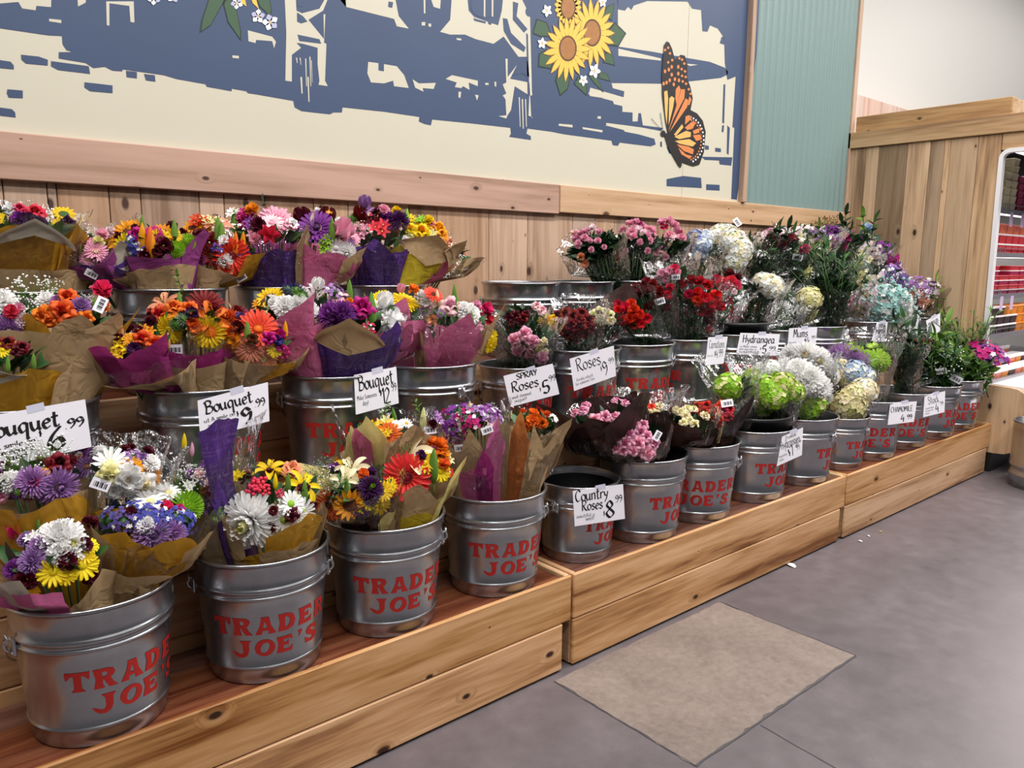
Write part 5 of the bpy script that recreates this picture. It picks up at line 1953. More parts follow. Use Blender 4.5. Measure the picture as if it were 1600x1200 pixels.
# front row, first bucket
bouquet('B1', 55, 752, .075, .105, 'K -10 70 800 790;G 15 42 775 800;K 180 110 1.0 .9;G -60 35 792 800', 'nearest back-left bouquet with gypsophila, lavender blooms and a gold paper front',
        'gyp w 40 718 62;gyp w 78 704 58;gyp w 14 722 50;mum w 14 752 34;spid lv 50 752 46;spid lv 92 762 56;carn hp 53 754 19;rose dr 92 723 34;this dp 28 770 26;this bu 44 775 24;leaf d 86 698 44 .3;leaf d 6 768 36 -1;this bu 62 716 16;daisy gy 70 737 15;rose pk 1 775 22', .0, 'mum lv 3 5;carn bu 3 4', GF)
bouquet('B1', 185, 738, .085, .110, 'K -48 40 785 800;G 8 45 790 800;K 180 100 1.0 .9;K 60 40 800 810', 'nearest back bouquet with white blooms, orange sunflowers and a barcode sticker',
        'daisy w/yg 170 722 52;rose yg/yg 171 741 36;carn w 200 750 48;rose w/cr 224 756 40;carn w 180 764 34;sun gy 206 730 36;sun gy 236 742 36;gerb dp 122 712 44;gerb dp 135 728 40;stat lv 206 713 26;mum lv 222 716 22;leaf d 182 706 34 .5;leaf d 252 712 50 .35;leaf d 282 708 44 .6;leaf g 262 722 46 -.3;bud y/lg 288 690 26 .1;bud pk/lg 300 702 22 .3;tag x 157 757 27 -22;this bu 238 756 16', 1.28, 'mum w 3 5;carn bu 3 4', GF)
bouquet('B1', 88, 868, -.055, .118, 'K 38 48 888 935;H -28 26 925 925;W -62 34 905 900;K 180 105 1.0 .9;K 95 30 815 850;H -85 25 880 900', 'nearest bouquet at the lower left with white and yellow chrysanthemums and a pink paper fold',
        'mum w 94 840 66;mum w/yg 114 852 44;mum w 96 862 40;spid lv 62 852 34;spid lv 50 876 38;spid pu 20 890 30;spid lv 44 886 26;daisy y/y 82 894 44;daisy y/y 130 884 46;daisy y/y 140 852 28;daisy y/y 134 866 30;daisy y/y 104 900 30;carn bu 42 905 34;carn bu 106 876 30;carn bu 140 900 26;leaf d 28 848 46 -.9;leaf g 24 872 40 -1.2;tulip hp 26 832 30;alst w 50 838 24;bud lg/lg 60 820 24 -.2;daisy y/y 52 924 18', 0, 'carn bu 3 4;mum lv 2 4', GF)
bouquet('B1', 232, 820, -.030, .112, 'G -22 40 830 856;G 30 38 836 860;K -60 30 815 840;K 66 30 830 850;K 180 105 1.0 .9;K 4 66 900 900 -.05', 'nearest bouquet at the front right with blue statice and two gold paper points',
        'daisy w/yg 236 780 46;daisy w/yg 264 765 46;pom gr/gr 290 793 48;carn hp 260 792 21;carn hp 280 797 19;stat bl 210 792 26;stat bl 246 804 38;stat bl 230 812 36;stat bl 250 818 28;stat bl 290 814 38;stat vi 170 812 42;stat vi 192 814 32;stat bl 275 806 28;spid lv 240 836 52;spid lv 272 834 40;carn bu 205 800 18;leaf d 218 804 30 .4', 1.18, 'stat bl 4 4;mum w 2 5', GF)
# second bucket
bouquet('B2', 318, 762, .070, .105, 'K -20 60 800 830;U 24 18 655 664;U 62 30 1.0 .8;K 180 100 1.0 .9;K -75 40 790 800', 'bouquet with a tall purple sheet standing behind pale rosettes and an orange sunflower',
        'gyp w 300 745 36;gyp w 318 750 36;carn pp 312 742 18;carn pp 330 752 20;sun gy 342 752 30;sun gy 332 766 30;spid lv 326 790 44;carn dr 322 768 18;carn lv 312 802 26;alst w 296 758 20;leaf l 306 765 24', 1.5, 'carn lv 3 4;gyp w 2 6', GF)
bouquet('B2', 430, 782, -.045, .122, 'G 40 50 800 832;G -40 28 870 855;K 35 55 845 860 -.06;K -75 40 790 820;K 180 100 1.0 .9;U -95 40 738 770', 'second bucket bouquet with a huge pale green-white chrysanthemum and pink berries',
        'mum w/yg 388 816 84;daisy w/gr 456 786 40;daisy w/gr 474 800 40;daisy w/gr 444 814 40;daisy w/gr 462 808 34;carn bu/dr 427 798 15;rose bu 456 804 24;rose bu 426 824 17;carn bu 490 790 13;berry cer 404 756 34;berry cer 396 764 30;berry cer 412 764 28;berry cer 437 771 18;lily y 421 728 44;lily y 476 756 48;bud y/lg 430 752 26 .1;bud lg/lg 450 754 32 .05;rose pe 456 733 32;alst y 370 742 24;leaf d 424 770 30 .3;leaf g 440 776 28 .5;gyp w 462 776 18;bud lg/lg 476 768 36 .2;sprig d 398 748 40', 0, 'carn bu 4 4;alst y 2 5', GF)
# third bucket
bouquet('B3', 556, 764, -.035, .112, 'y 42 42 800 818;B -20 46 815 812;K 10 70 835 830 -.05;K 180 100 1.0 .9;y -120 40 1.2 1.0', 'third bucket bouquet with a rust gerbera, a small sunflower and pale yellow paper',
        'gerb do 512 790 52;sun gy 546 790 50;spid dp/gr 580 762 38;spid dp/gr 562 798 26;spid dp 580 780 24;daisy y/y 600 768 32;daisy y/y 576 782 30;daisy y/y 598 792 32;daisy y/y 614 758 26;lily cr 548 730 48;lily cr 538 748 38;gyp sil 500 734 44;gyp w 518 752 44;gyp sil 522 768 36;carn pu 524 733 22;daisy y/y 528 724 16;bud lg/lg 542 762 32 .6;carn o 568 740 18;alst yg 482 756 30;sprig g 530 770 44', 1.15, 'carn dp 3 4', GF)
bouquet('B3', 645, 732, -.010, .118, 'K 12 44 755 792;Y 30 40 800 810 -.05;y 72 28 712 780;K 180 100 1.0 .9;K -60 30 780 790', 'third bucket bouquet with the big coral gerbera and a cream lily',
        'gerb cor/dr 636 747 76 .62;mum pu/dp 592 712 48;spid dp/gr 594 730 34;lily cr 636 706 64;daisy y/y 664 722 34;daisy y/y 690 736 34;daisy y/y 668 706 26;carn o 686 698 30;carn gy 690 712 26;carn o 674 692 22;bud lg/lg 678 728 54 .25;carn dp 658 712 18;carn dr 664 690 16;alst yg 700 714 24;leaf d 688 752 24 1;daisy do 704 738 16', 0, 'carn o 4 4;mum pu 2 5', GF)
bouquet('B3', 600, 684, .085, .110, 'y -48 34 664 715;y -20 26 650 690;H -34 18 668 690;K 40 40 668 690;K 180 100 1.0 .9', 'third bucket back bouquet with pale yellow sheets, a pink sheet and orange gerbera',
        'gerb o/do 607 680 42;alst y 582 668 24;daisy w/gy 620 664 20;daisy w/gy 636 660 22;alst yg 600 660 28;sprig l 600 646 24;sprig l 655 642 30;bud yg/lg 662 656 38 .1;bud lg/lg 616 650 26;alst lv 686 652 24;carn bu 676 662 16;daisy gy 526 722 16;tag x 672 672 20 10;leaf l 648 644 20', 1.35, 'alst y 3 5', GF)
# fourth bucket
bouquet('B4', 738, 660, .015, .100, 'K -5 26 668 722;H 40 26 648 705;H -8 60 735 735 -.04;M 14 18 700 735 -.02;K 180 100 1.0 .9;K -70 36 700 715'.replace('M ', 'A '), 'fourth bucket bouquet in a tall pink wrap with magenta sweet william',
        'stat pu 702 656 38;stat ma 730 656 34;stat lv 744 645 30;stat pu 760 644 28;stat lv 774 650 28;bud yg/lg 734 642 30 .05;stat pu 708 672 34;stat ma 712 690 28;leaf d 718 668 26;leaf d 704 684 26 .6;sprig s 722 672 40;stat vi 706 640 22;alst lpk 768 662 22;leaf s 780 640 20;tag x 719 700 18 8;tag x 761 672 18 20', 1.02, 'stat pu 4 5', GF)
bouquet('B4', 836, 664, -.020, .088, 'O -32 34 641 700;O 20 46 730 740 -.04;K 62 34 652 690;K 25 28 700 665 .01;K 180 100 1.0 .9;O -75 30 690 720', 'fourth bucket bouquet in a tall orange wrap, its blooms hidden behind the paper',
        'carn o 832 660 26;carn do 838 656 22;carn hp 820 665 14;carn o 846 662 20;daisy w/yg 866 652 16;alst yg 796 648 14;bud w/lg 786 634 18', 1.02, 'carn o 4 4', GF)
# pink roses in dark wraps
bouquet('B6', 984, 684, -.070, .128, 'B -78 24 662 700;B 22 40 728 722;B -24 40 724 716;B 180 60 1.0 .9;B -95 36 655 690', 'front bouquet of pink roses in chocolate fibre paper',
        'rose pk 950 681 21;rose pk 962 672 19;rose pk 976 664 21;rose pk 991 664 20;rose pk 983 679 22;rose pk 1001 675 21;rose pk 949 695 22;rose pk 964 700 20;rose pk 977 692 23;rose pk 997 692 24;rose pk 1010 682 20;rose pk 1021 692 22;rose pk 1012 708 25;rose pk 961 652 20;rose pk 968 686 18;rose pk 1005 664 18;rose pk 990 704 18;rose pk 974 704 17;tag x 1027 681 16 60', 1.2, '', 'roses of the front row', None, 'dgreen', 14)
bouquet('B6', 940, 664, .030, .140, 'B -62 46 622 660;B -10 50 650 690;B 180 90 1.12 1.0;B 40 40 614 645;B 120 40 1.12 1.0;B -120 40 1.08 1.0', 'bouquet of pink roses half hidden behind a wide chocolate paper fan',
        'rose pk 930 656 22;rose pk 917 673 24;rose pk 920 684 20;rose pk 946 650 18;rose pk 938 664 18', 1.15, 'rose pk 5 5', 'roses of the front row', None, 'dgreen', 14)
bouquet('B6', 1010, 650, .070, .095, 'B 40 44 640 650;B 180 90 1.0 .9', 'bouquet of cream and coral roses in clear film behind the pink roses',
        'rose cr 1014 648 18;rose cr 1012 658 16;rose cor 1018 636 14;rose pe 1002 652 16;rose cr 1024 646 15', 1.45, 'rose cr 4 5', 'roses of the front row', None, 'dgreen', 12)
bouquet('B7', 1066, 668, -.040, .120, 'B -24 52 650 672;B 30 40 682 690;B 75 26 668 690;K 80 14 664 690 .03;B 180 90 1.0 .9;B -80 30 620 650', 'bouquet of cream roses in a wide chocolate paper collar',
        'rose cr 1064 644 15;rose cr 1072 650 14;rose cr 1056 640 12;rose cr 1085 662 15;rose cr 1078 656 12;rose bu 1050 640 10', 1.2, 'rose cr 5 4', 'roses of the front row', None, 'dgreen', 12)
bouquet('B7', 1114, 650, .010, .110, 'B -60 26 622 672;B 62 30 612 675;B 180 90 1.1 .95;B 0 60 690 672', 'bouquet of deep red roses in dark paper with a clear front',
        'rose r 1090 636 19;rose rr 1100 644 19;rose r 1112 648 19;rose r 1122 652 19;rose rr 1130 642 18;rose r 1139 640 17;rose r 1110 660 18;rose rr 1120 662 18;rose r 1086 646 16;rose r 1104 634 17;rose r 1128 632 16;rose rr 1138 652 16;rose r 1117 640 16;rose r 1098 654 15;tag x 1136 630 18 8', 1.3, '', 'roses of the front row', None, 'dgreen', 14)
# hydrangeas and white blooms
bouquet('B8', 1210, 616, -.035, .115, '', 'green hydrangeas in clear film in the black-lined front bucket',
        'hyd gr/yg 1194 608 46;hyd gr/yg 1222 602 46;hyd gr/yg 1190 632 40;hyd gr/yg 1238 612 38;hyd gr/yg 1208 620 44;leaf d 1172 636 36 .3;leaf d 1216 644 34 .9;leaf d 1232 636 34 1.1;leaf d 1204 650 34;leaf s 1226 650 26 .6;bleaf d 1176 652 34 -1.0;bleaf g 1196 656 34 -.6;bleaf d 1216 656 36 .4;bleaf d 1234 650 34 1.1;bleaf d 1160 644 30 -1.2;tag x 1180 629 16 -60', 1.3, '', GC, None, 'dgreen', 50, 14)
bouquet('B8', 1146, 606, .020, .095, '', 'green hydrangea at the left of the black-lined front bucket, beside the red roses',
        'hyd gr/yg 1138 604 44;leaf d 1140 630 34;leaf d 1152 636 32 .5;leaf d 1128 624 30 -.5', 1.5, '', GC, None, 'dgreen', 20, 6)
bouquet('B8', 1180, 592, .080, .090, '', 'small green hydrangea behind the front green hydrangeas',
        'hyd gr/yg 1176 592 36;hyd w/w 1206 578 34;hyd w/w 1190 580 30', 1.5, '', GC, None, 'dgreen', 14, 6)
bouquet('B9', 1252, 596, -.020, .125, '', 'white chrysanthemums with a green side in clear film, last on the middle crate',
        'mum w 1226 578 44;mum w 1248 580 46;mum w 1266 592 44;mum w 1280 606 40;mum w 1236 592 40;mum w 1256 598 38;mum w 1284 622 34;hyd gr/yg 1272 630 40;hyd gr/lg 1262 642 34;leaf d 1256 648 30;leaf s 1246 640 30 .6', 1.2, '', GC, None, 'dgreen', 44, 14)
bouquet('B9', 1262, 562, .080, .120, '', 'creamy white chrysanthemum heads standing behind, right under the Mums card',
        'mum w/cr 1238 558 40;mum w/cr 1258 556 42;mum w/cr 1278 564 40;mum w/cr 1290 580 36;mum w/cr 1248 568 34;mum w/cr 1270 574 34;mum w/cr 1298 592 30', 1.25, '', GC, None, 'dgreen', 20, 8)
bouquet('B10', 1334, 622, -.030, .100, '', 'cream hydrangea with dark leaves and clear film over the low bucket',
        'hyd yg/cr 1326 634 54;hyd cr/w 1350 610 42;bleaf d 1366 632 38 1.2;bleaf d 1368 604 36 .1;bleaf g 1362 648 38 1.5;bleaf s 1312 600 44 .5;leaf s 1320 596 40 .7;hyd cr/yg 1336 616 36', 1.15, '', GC, None, 'dgreen', 18, 6)
bouquet('B10', 1330, 586, .060, .115, '', 'pale blue and cream hydrangea behind the low bucket, under a veil of film',
        'hyd cr/lb 1312 576 36;hyd lb/w 1336 582 40;hyd cr/yg 1322 590 32;hyd w/lb 1352 588 32;leaf s 1318 600 30 .4', 1.35, '', GC, None, 'ggreen', 18, 8)
bouquet('B11', 1345, 560, .060, .140, '', 'lilac and lime daisies under a large crumpled clear sleeve over the empty bucket',
        'spid lv 1308 556 30;spid lv 1322 560 32;spid lv 1338 566 30;daisy gr/gr 1340 556 26;daisy gr/gr 1356 562 26;daisy gr/gr 1372 558 24;daisy gr/yg 1384 562 20;spid lpk 1296 552 24;daisy gr/gr 1330 552 22;daisy gr/gr 1362 570 20;daisy gr/yg 1376 572 18', 1.55, 'daisy gr 4 5', GC, None, 'lgreen', 24, 10)
bouquet('B12', 1412, 560, .000, .080, '', 'narrow tall bunch of dark greens in a crumpled sleeve before the half hidden card',
        'sprig d 1410 530 44;sprig d 1416 545 46;sprig g 1420 525 40;sprig d 1424 560 46;sprig g 1412 575 44;sprig d 1426 585 40;fern d 1418 555 60', 1.35, '', GC, None, 'dgreen', 40, 14)
bouquet('B12', 1444, 578, .070, .100, '', 'dusty dark greens in film behind the Stock card',
        'sprig s 1438 560 44;sprig d 1446 575 46;sprig d 1454 590 44;fern d 1442 588 60;sprig s 1430 590 40', 1.2, '', GC, None, 'dgreen', 40, 14)
bouquet('B13', 1474, 572, -.030, .115, '', 'bright bushy greens with tiny white buds and two pale stickers',
        'sprig l 1465 540 50;sprig l 1462 560 50;sprig g 1476 566 52;sprig l 1456 580 46;sprig g 1486 585 46;sprig l 1470 590 46;sprig g 1450 566 40;sprig d 1480 598 40;gyp w 1478 552 34;gyp w 1480 570 30;tag x 1471 580 15 15;tag x 1494 592 17 -25;tag x 1486 600 11 -20;fern g 1466 575 70', 0, '', GC, None, 'lgreen', 150, 18)
bouquet('B13', 1506, 552, .060, .110, '', 'feathery light green ferns in film rising by the white case edge',
        'fern l 1500 535 76;fern l 1512 528 76;fern l 1496 552 70;fern g 1510 548 74;fern l 1520 540 60;leaf s 1494 560 40 -.2', 1.25, '', GC, None, 'lgreen', 30, 14)
bouquet('B14', 1520, 578, -.050, .120, '', 'last front bunch with purple blooms over loose green leaves',
        'stat ma/lv 1540 546 34;stat pu 1552 552 30;stat ma/lv 1560 556 24;stat pu 1530 552 24;stat dp 1536 560 22;fern l 1512 588 60;sprig l 1504 580 46;sprig l 1520 584 46;sprig g 1534 590 44;sprig l 1524 598 40;leaf s 1552 572 34 1.1;leaf s 1560 580 40 1.3;leaf s 1556 590 40 1.5;leaf s 1562 564 30 1.0;gyp w 1540 590 20', 0, '', GC, None, 'lgreen', 130, 16)
# ---- middle step
bouquet('A1', 18, 500, .070, .115, 'K -20 70 520 525;K 180 100 1.0 .9;G 60 40 520 530', 'bouquet at the far left edge with gypsophila and a pink carnation, behind the gold one',
        'carn cer 18 487 24;gyp w 52 454 64;gyp w 30 470 50;mum w 2 470 40;spid lv 14 515 40;carn pk 30 482 18;spid lpk 34 500 24;leaf d 2 484 26;gyp w 44 480 34;leaf d 36 500 24', 0, 'mum lv 3 5', GM)
bouquet('A1', 22, 560, -.070, .100, 'G 14 44 575 590;K 180 100 1.0 .9;W -24 36 578 590 0 602;K 70 30 560 590', 'bouquet at the far left with dark red roses, green buds and a gold paper front',
        'rose dr 12 536 24;rose dr 34 543 22;rose bu 26 548 18;leaf d 46 556 40 .6;leaf g 62 560 44 .35;leaf d 32 566 34 .2;leaf g 20 574 30;bud lg/lg 52 566 28 .9;bud lg/lg 12 570 26 .8;daisy y/y 4 546 24;alst y 24 540 16;leaf d 70 556 40 .2;leaf g 56 576 30 1', 0, 'rose dr 2 5', GM)
bouquet('A1', 112, 500, .000, .105, 'G -52 34 490 515;K 8 26 492 515;K 44 30 490 520;G 75 22 478 520;K 20 75 520 530 -.04;K 180 100 1.0 .9', 'bouquet with orange roses in a tall kraft wrap beside the 6.99 card',
        'rose o 68 492 32;rose o 97 486 38;rose o 105 466 34;rose o 134 496 24;rose o 78 500 26;mum lv 126 478 30;mum w 72 468 30;mum lv 90 470 22;carn hp 160 452 30;leaf d 48 476 36 .2;leaf g 112 450 34 -.2;leaf g 120 456 34 .2;bud lg/lg 148 478 26 1.1;tag x 157 476 24 70;gyp w 80 448 34;leaf d 132 470 26 .4;leaf d 92 506 22', 0, 'gyp w 2 6;carn o 2 5', GM)
bouquet('A2', 222, 545, -.045, .125, 'A -20 46 560 540;A -70 40 545 545;K 35 40 580 580;K 180 100 1.0 .9;K 0 60 600 590 -.05', 'wide magenta-wrapped bouquet at the left of the 9.99 bucket with orange roses',
        'alst y 196 536 30;alst y 188 546 28;daisy gy/gy 204 530 24;rose do 222 528 26;rose do 242 536 28;alst gy 228 516 26;bud pe/lg 190 520 24 -.5;bud pe/pe 262 534 28 1.3;alst y 178 552 22;carn bu 250 550 26;carn bu 240 556 22;carn dp 210 545 22', 1.15, 'carn bu 4 4', GM)
bouquet('A2', 300, 505, .015, .125, 'A 30 44 545 560;A -30 40 545 560;K 10 70 572 566 -.03;K 180 110 1.0 .9', 'bouquet with yellow gerberas and an orange lily above the 9.99 bucket',
        'gerb y/y 262 516 46;gerb y/gy 326 520 52;lily o 330 498 46;gerb dr/dr 320 474 58;rose do 250 490 28;rose o 272 480 26;rose o 296 482 24;lily pe 254 470 44;bud lg/lg 280 474 34 -.2;daisy gy/gy 270 494 16;this sil 286 500 28;this gn 276 506 28;carn dp 300 490 22;sprig l 282 452 34;carn o 304 512 22;carn vi 374 494 14;rose o 346 486 18;tag x 272 546 24 -3;sprig d 290 510 40;carn do 300 504 20', 0, 'carn dr 4 4', GM)
bouquet('A2', 398, 530, -.020, .125, 'K -12 50 566 560;K 40 46 590 572;G 55 24 566 570 -.02;K 180 100 1.0 .9;K 85 26 540 560', 'bouquet with a coral gerbera and peach chrysanthemums in open kraft paper',
        'gerb cor/o 404 512 62 .5;gerb pe/pe 390 546 44;gerb pe/yg 412 562 40;gerb pe/pe 364 550 38;carn o 360 520 30;carn gy 366 532 24;rose ma 420 528 22;tulip ma 436 524 20;rose ma 444 552 20;rose ma 438 542 16;daisy y/y 430 546 26;carn bl 434 532 18;spid do 358 496 30;carn bu 372 512 24;bud lg/lg 386 520 36 .1;bud gy/lg 446 516 28 .35;sun gy 432 568 24;carn br 394 530 20;leaf s 380 528 24;spid dr 370 486 24', 1.12, 'carn o 3 4', GM)
bouquet('A3', 456, 490, .030, .120, 'P -20 50 500 470;P 20 50 510 505;K 180 100 1.0 .9;K -85 30 470 500', 'tall pink-wrapped bouquet with white daisies and a sunflower',
        'sun y 420 462 44;sun gy 408 470 34;mum w/w 446 478 36;mum w/w 466 480 38;mum w 482 484 30;this nv 462 456 36;this gn 470 464 34;lily lpk 496 464 60;tulip w 496 446 22;stat lv 522 452 30;alst yg 412 486 20;daisy w/yg 434 474 26;this nv 450 452 24', 0, 'mum w 2 5', GM)
bouquet('A3', 552, 508, -.055, .135, 'U -10 64 545 530;U 56 34 500 545;U -66 30 500 540;U 180 100 1.0 .9;K -4 44 496 540 .02 556', 'purple fibre-wrapped bouquet with a folded kraft diamond in front',
        'spid pu 516 492 46;spid pu 536 488 40;spid dp 526 500 36;stat pk 526 468 38;carn gy 546 474 18;rose ma 566 480 38;carn w 612 498 36;carn w 606 508 28;bud lg/lg 546 456 36 .25;bud lg/lg 580 484 52 .1;tulip w 600 472 30;leaf s 590 508 24 -.5;stat cer 576 514 20;leaf d 596 520 30 .4;this nv 612 482 22;daisy w/yg 588 474 20;leaf d 572 506 26', 1.05, 'carn pu 3 4', GM)
bouquet('A3', 622, 498, .070, .105, 'P 0 40 466 520;P 40 40 500 520;P 180 100 1.0 .9', 'bouquet in deep pink paper with yellow gerberas, between the two Bouquet 12.99 buckets',
        'gerb y/gy 592 464 34;gerb y/gy 634 468 48;carn w 658 464 22;gerb cor 678 458 32;carn w 664 470 20;carn o 646 452 18;leaf d 682 446 24 .1;tulip pk 626 452 16;bud cr/lg 684 466 26', 1.15, 'carn w 3 4', GM)
bouquet('A4', 705, 505, -.030, .125, 'P 22 38 488 530;P -5 60 548 545 -.03;K -62 24 500 520;K 88 30 470 510;P 180 80 1.0 .9', 'bouquet in bright pink fibre paper with pale roses and a hot pink carnation',
        'rose pp 704 478 32;mum w 734 488 34;mum w 724 482 26;carn hp 760 484 24;carn pk 744 478 18;carn cer 764 500 16;this lv 664 486 20;this lv 688 490 16;sprig s 676 512 38;leaf d 690 520 30 .2;leaf s 680 525 26 .3;bud lg/lg 714 480 34 .15;leaf d 724 466 30 .3;leaf d 716 462 26 0;bud lg/lg 710 458 26 .05;daisy y/y 770 528 26;daisy y/y 768 542 24;carn pe 676 500 18;rose pp 668 480 20;bud lg/lg 736 500 28 .6;alst pk 750 510 18', 1.2, 'carn hp 3 4', GM)
# roses
bouquet('A5', 822, 524, -.030, .105, '', 'pink spray roses with small cream buds in clear film',
        'rose pk 820 521 22;rose pk 804 530 20;rose pk 832 533 21;rose pk 811 548 22;rose pk 827 554 20;rose pk 846 560 22;rose cr 850 534 13;rose cr 842 544 12;rose cr 852 550 12;rose cr 840 550 11;rose pp 806 538 14;rose yg 846 540 10;leaf d 784 546 34 -.3;leaf d 790 560 34 .2;leaf d 776 556 30;leaf d 864 540 28;leaf d 800 556 26', 1.25, '', GC, None, 'dgreen', 40, 10)
bouquet('A5', 812, 496, .050, .095, '', 'burgundy spray roses at the back of the spray rose bucket',
        'rose bu 796 496 16;rose bu 806 492 16;rose dr 818 496 16;rose bu 812 503 14;rose dr 800 504 13;rose bu 822 490 13;rose pp 846 484 18;rose pp 838 478 16', 1.12, '', GC, None, 'dgreen', 30, 10)
bouquet('A5', 856, 506, .070, .085, '', 'yellow spray roses between the pink spray roses and the dark red ones',
        'rose y 846 506 20;rose y 856 500 20;rose y 862 510 18;rose gy 850 514 17;rose y 864 498 16;rose gy 842 514 15', 1.05, '', GC, None, 'dgreen', 50, 14)
bouquet('A6', 898, 506, -.020, .105, '', 'dark red roses in clear film above the Roses 9.99 card',
        'rose dr 872 494 21;rose dr 884 490 21;rose dr 896 494 22;rose dr 908 490 20;rose dr 918 500 21;rose dr 880 506 22;rose dr 892 508 21;rose dr 906 508 22;rose dr 922 512 19;rose dr 886 520 21;rose dr 900 524 20;rose dr 914 520 18;rose rr 896 531 18;rose dr 904 499 18;leaf g 920 534 26 1.2;leaf g 908 540 26 1.0;leaf d 890 542 28 .5;leaf d 874 530 26', 1.35, '', GC, None, 'green', 36, 10)
bouquet('A6', 940, 502, .055, .090, 'B 150 60 1.6 1.2', 'cream roses in clear film with a dark paper triangle behind',
        'rose cr 928 492 18;rose cr 938 488 20;rose cr 950 492 20;rose cr 944 500 19;rose cr 954 500 16;rose cr 932 498 15', 1.15, '', GC, None, 'dgreen', 50, 14)
# carnations
bouquet('A8', 985, 492, .020, .110, '', 'scarlet carnations leaning left over the empty bucket',
        'carn r 968 488 22;carn r 978 482 20;carn r 990 486 22;carn r 984 498 20;carn r 998 492 18;carn r 972 500 18;carn r 1010 498 18;carn rr 966 476 16;carn r 1000 506 16;carn dr 990 508 16;carn r 986 474 16', 1.15, '', GC, None, 'dgreen', 40, 16)
bouquet('A8', 1016, 465, .060, .105, '', 'maroon carnations with a white sticker in the carnation bucket',
        'carn dr 996 450 18;carn dr 1010 442 18;carn dr 1020 444 16;carn bu 1000 456 16;carn dr 1016 452 15;carn dr 1030 456 18;carn rr 1042 462 16;carn bu 1024 470 16;carn dr 1040 480 16;carn rr 1046 450 15;carn dr 1012 480 14;tag x 1031 471 16 18', 1.2, '', GC, None, 'dgreen', 44, 18)
bouquet('A8', 1050, 430, .110, .100, '', 'pale pink carnations in crumpled film above the maroon ones',
        'carn pk 1034 428 16;carn pk 1046 424 16;carn hp 1054 420 16;carn pk 1040 436 14;carn lpk 1028 436 14;carn pk 1058 426 14;tag x 1056 433 13 5', 1.35, '', GC, None, 'green', 30, 16)
bouquet('A8', 1088, 468, .010, .115, '', 'red carnations standing upright above the Carnations card',
        'carn rr 1066 444 18;carn rr 1080 438 18;carn rr 1094 440 18;carn rr 1106 446 18;carn r 1100 466 20;carn r 1090 470 18;carn r 1110 474 20;carn r 1118 462 20;carn r 1124 478 18;carn r 1108 488 18;carn rr 1076 460 16;carn r 1096 486 16;carn dr 1110 500 16;carn r 1090 456 16;carn r 1086 512 13;carn r 1108 514 13', 1.2, '', GC, None, 'green', 44, 20)
bouquet('A8', 1132, 458, .060, .110, '', 'crimson carnations leaning right, before the clear-wrapped hydrangeas',
        'carn cer 1128 442 20;carn cer 1142 440 20;carn cer 1150 446 18;carn cer 1136 450 18;carn rr 1120 436 16;carn r 1126 460 20;carn r 1134 470 20;carn r 1138 484 20;carn r 1120 476 18;carn bu 1140 428 16;carn bu 1152 434 14;carn r 1128 490 16;carn lpk 1146 456 12', 1.25, '', GC, None, 'green', 40, 18)
# hydrangeas, mums, fillers of the middle step
bouquet('A9', 1186, 458, -.010, .105, '', 'big-leaved white hydrangea in glittering film in the black pail',
        'hyd w/cr 1206 448 40;hyd w/cr 1192 440 32;bleaf g 1190 472 60 .25;bleaf d 1174 478 56 -.25;bleaf d 1208 480 50 .4;leaf s 1164 466 44 -.4;bleaf d 1160 498 40 -.8;bleaf d 1196 500 40 .5;bleaf g 1176 502 38 -.3;bleaf d 1206 494 36 .9;bleaf g 1182 492 44 .1', 1.35, '', GC, None, 'dgreen', 60, 20)
bouquet('A9', 1244, 468, .030, .105, '', 'pale leaf and yellow-green hydrangea in film, leaning right of the black pail',
        'hyd yg/cr 1264 468 40;hyd yg/yg 1260 486 34;bleaf s 1240 464 60 .35;bleaf g 1230 482 50 .5;bleaf s 1254 448 36 .2;leaf s 1222 490 44 .7', 1.2, '', GC, None, 'ggreen', 20, 12)
bouquet('A10', 1242, 490, .030, .110, '', 'crumpled film bunch of pale stems above the Mums card',
        'mum w/cr 1222 482 18;mum w/cr 1250 486 18;leaf d 1230 494 30;leaf g 1244 492 28', 1.2, 'mum w 4 5', GC, None, 'dgreen', 30, 14)
bouquet('A11', 1300, 455, .000, .115, '', 'tall dark green foliage bunch in film on the middle step',
        'fern d 1296 430 80;fern g 1306 438 80;fern d 1290 450 76;fern d 1308 455 80;sprig g 1300 425 50;sprig d 1290 440 50;sprig d 1312 444 50;sprig d 1298 470 50;fern d 1304 480 70;sprig d 1312 480 46;gyp w 1286 420 22', 1.15, '', GC, None, 'dgreen', 70, 20)
bouquet('A12', 1382, 476, -.020, .130, '', 'pastel dyed gypsophila in pink, cream and aqua',
        'gyp aq 1388 460 54;gyp aq 1396 478 54;stat aq 1390 470 36;stat aq 1384 484 36;stat lpk 1364 462 30;stat lpk 1370 474 28;stat yg 1352 474 30;stat yg 1344 480 26;stat cr 1360 484 30;stat w 1372 492 34;stat lb 1380 498 28;stat w 1396 492 36;stat yg 1394 504 24;stat aq 1400 462 28;stat lpk 1410 470 26;stat w 1412 484 28;stat pk 1332 468 20;stat w 1350 492 24;stat aq 1376 454 24;gyp w 1406 496 44', 1.25, 'stat w 5 6', GC, None, 'ggreen', 16, 10)
bouquet('A13', 1436, 462, .030, .135, '', 'last middle step bunch with salmon and violet blooms in flaring film',
        'stat pe 1428 466 26;stat cer 1438 474 18;stat pe 1444 472 18;stat pk 1422 472 22;stat w 1430 458 18;stat lv 1440 446 24;stat lpk 1452 450 22;stat lv 1420 444 24;sprig l 1464 464 36;sprig l 1470 470 30;stat lpk 1418 480 20;leaf d 1430 488 30 1.3;leaf d 1418 490 30 1.2;stat vi 1404 440 22', 1.25, 'stat vi 4 5', GC, None, 'ggreen', 24, 16)
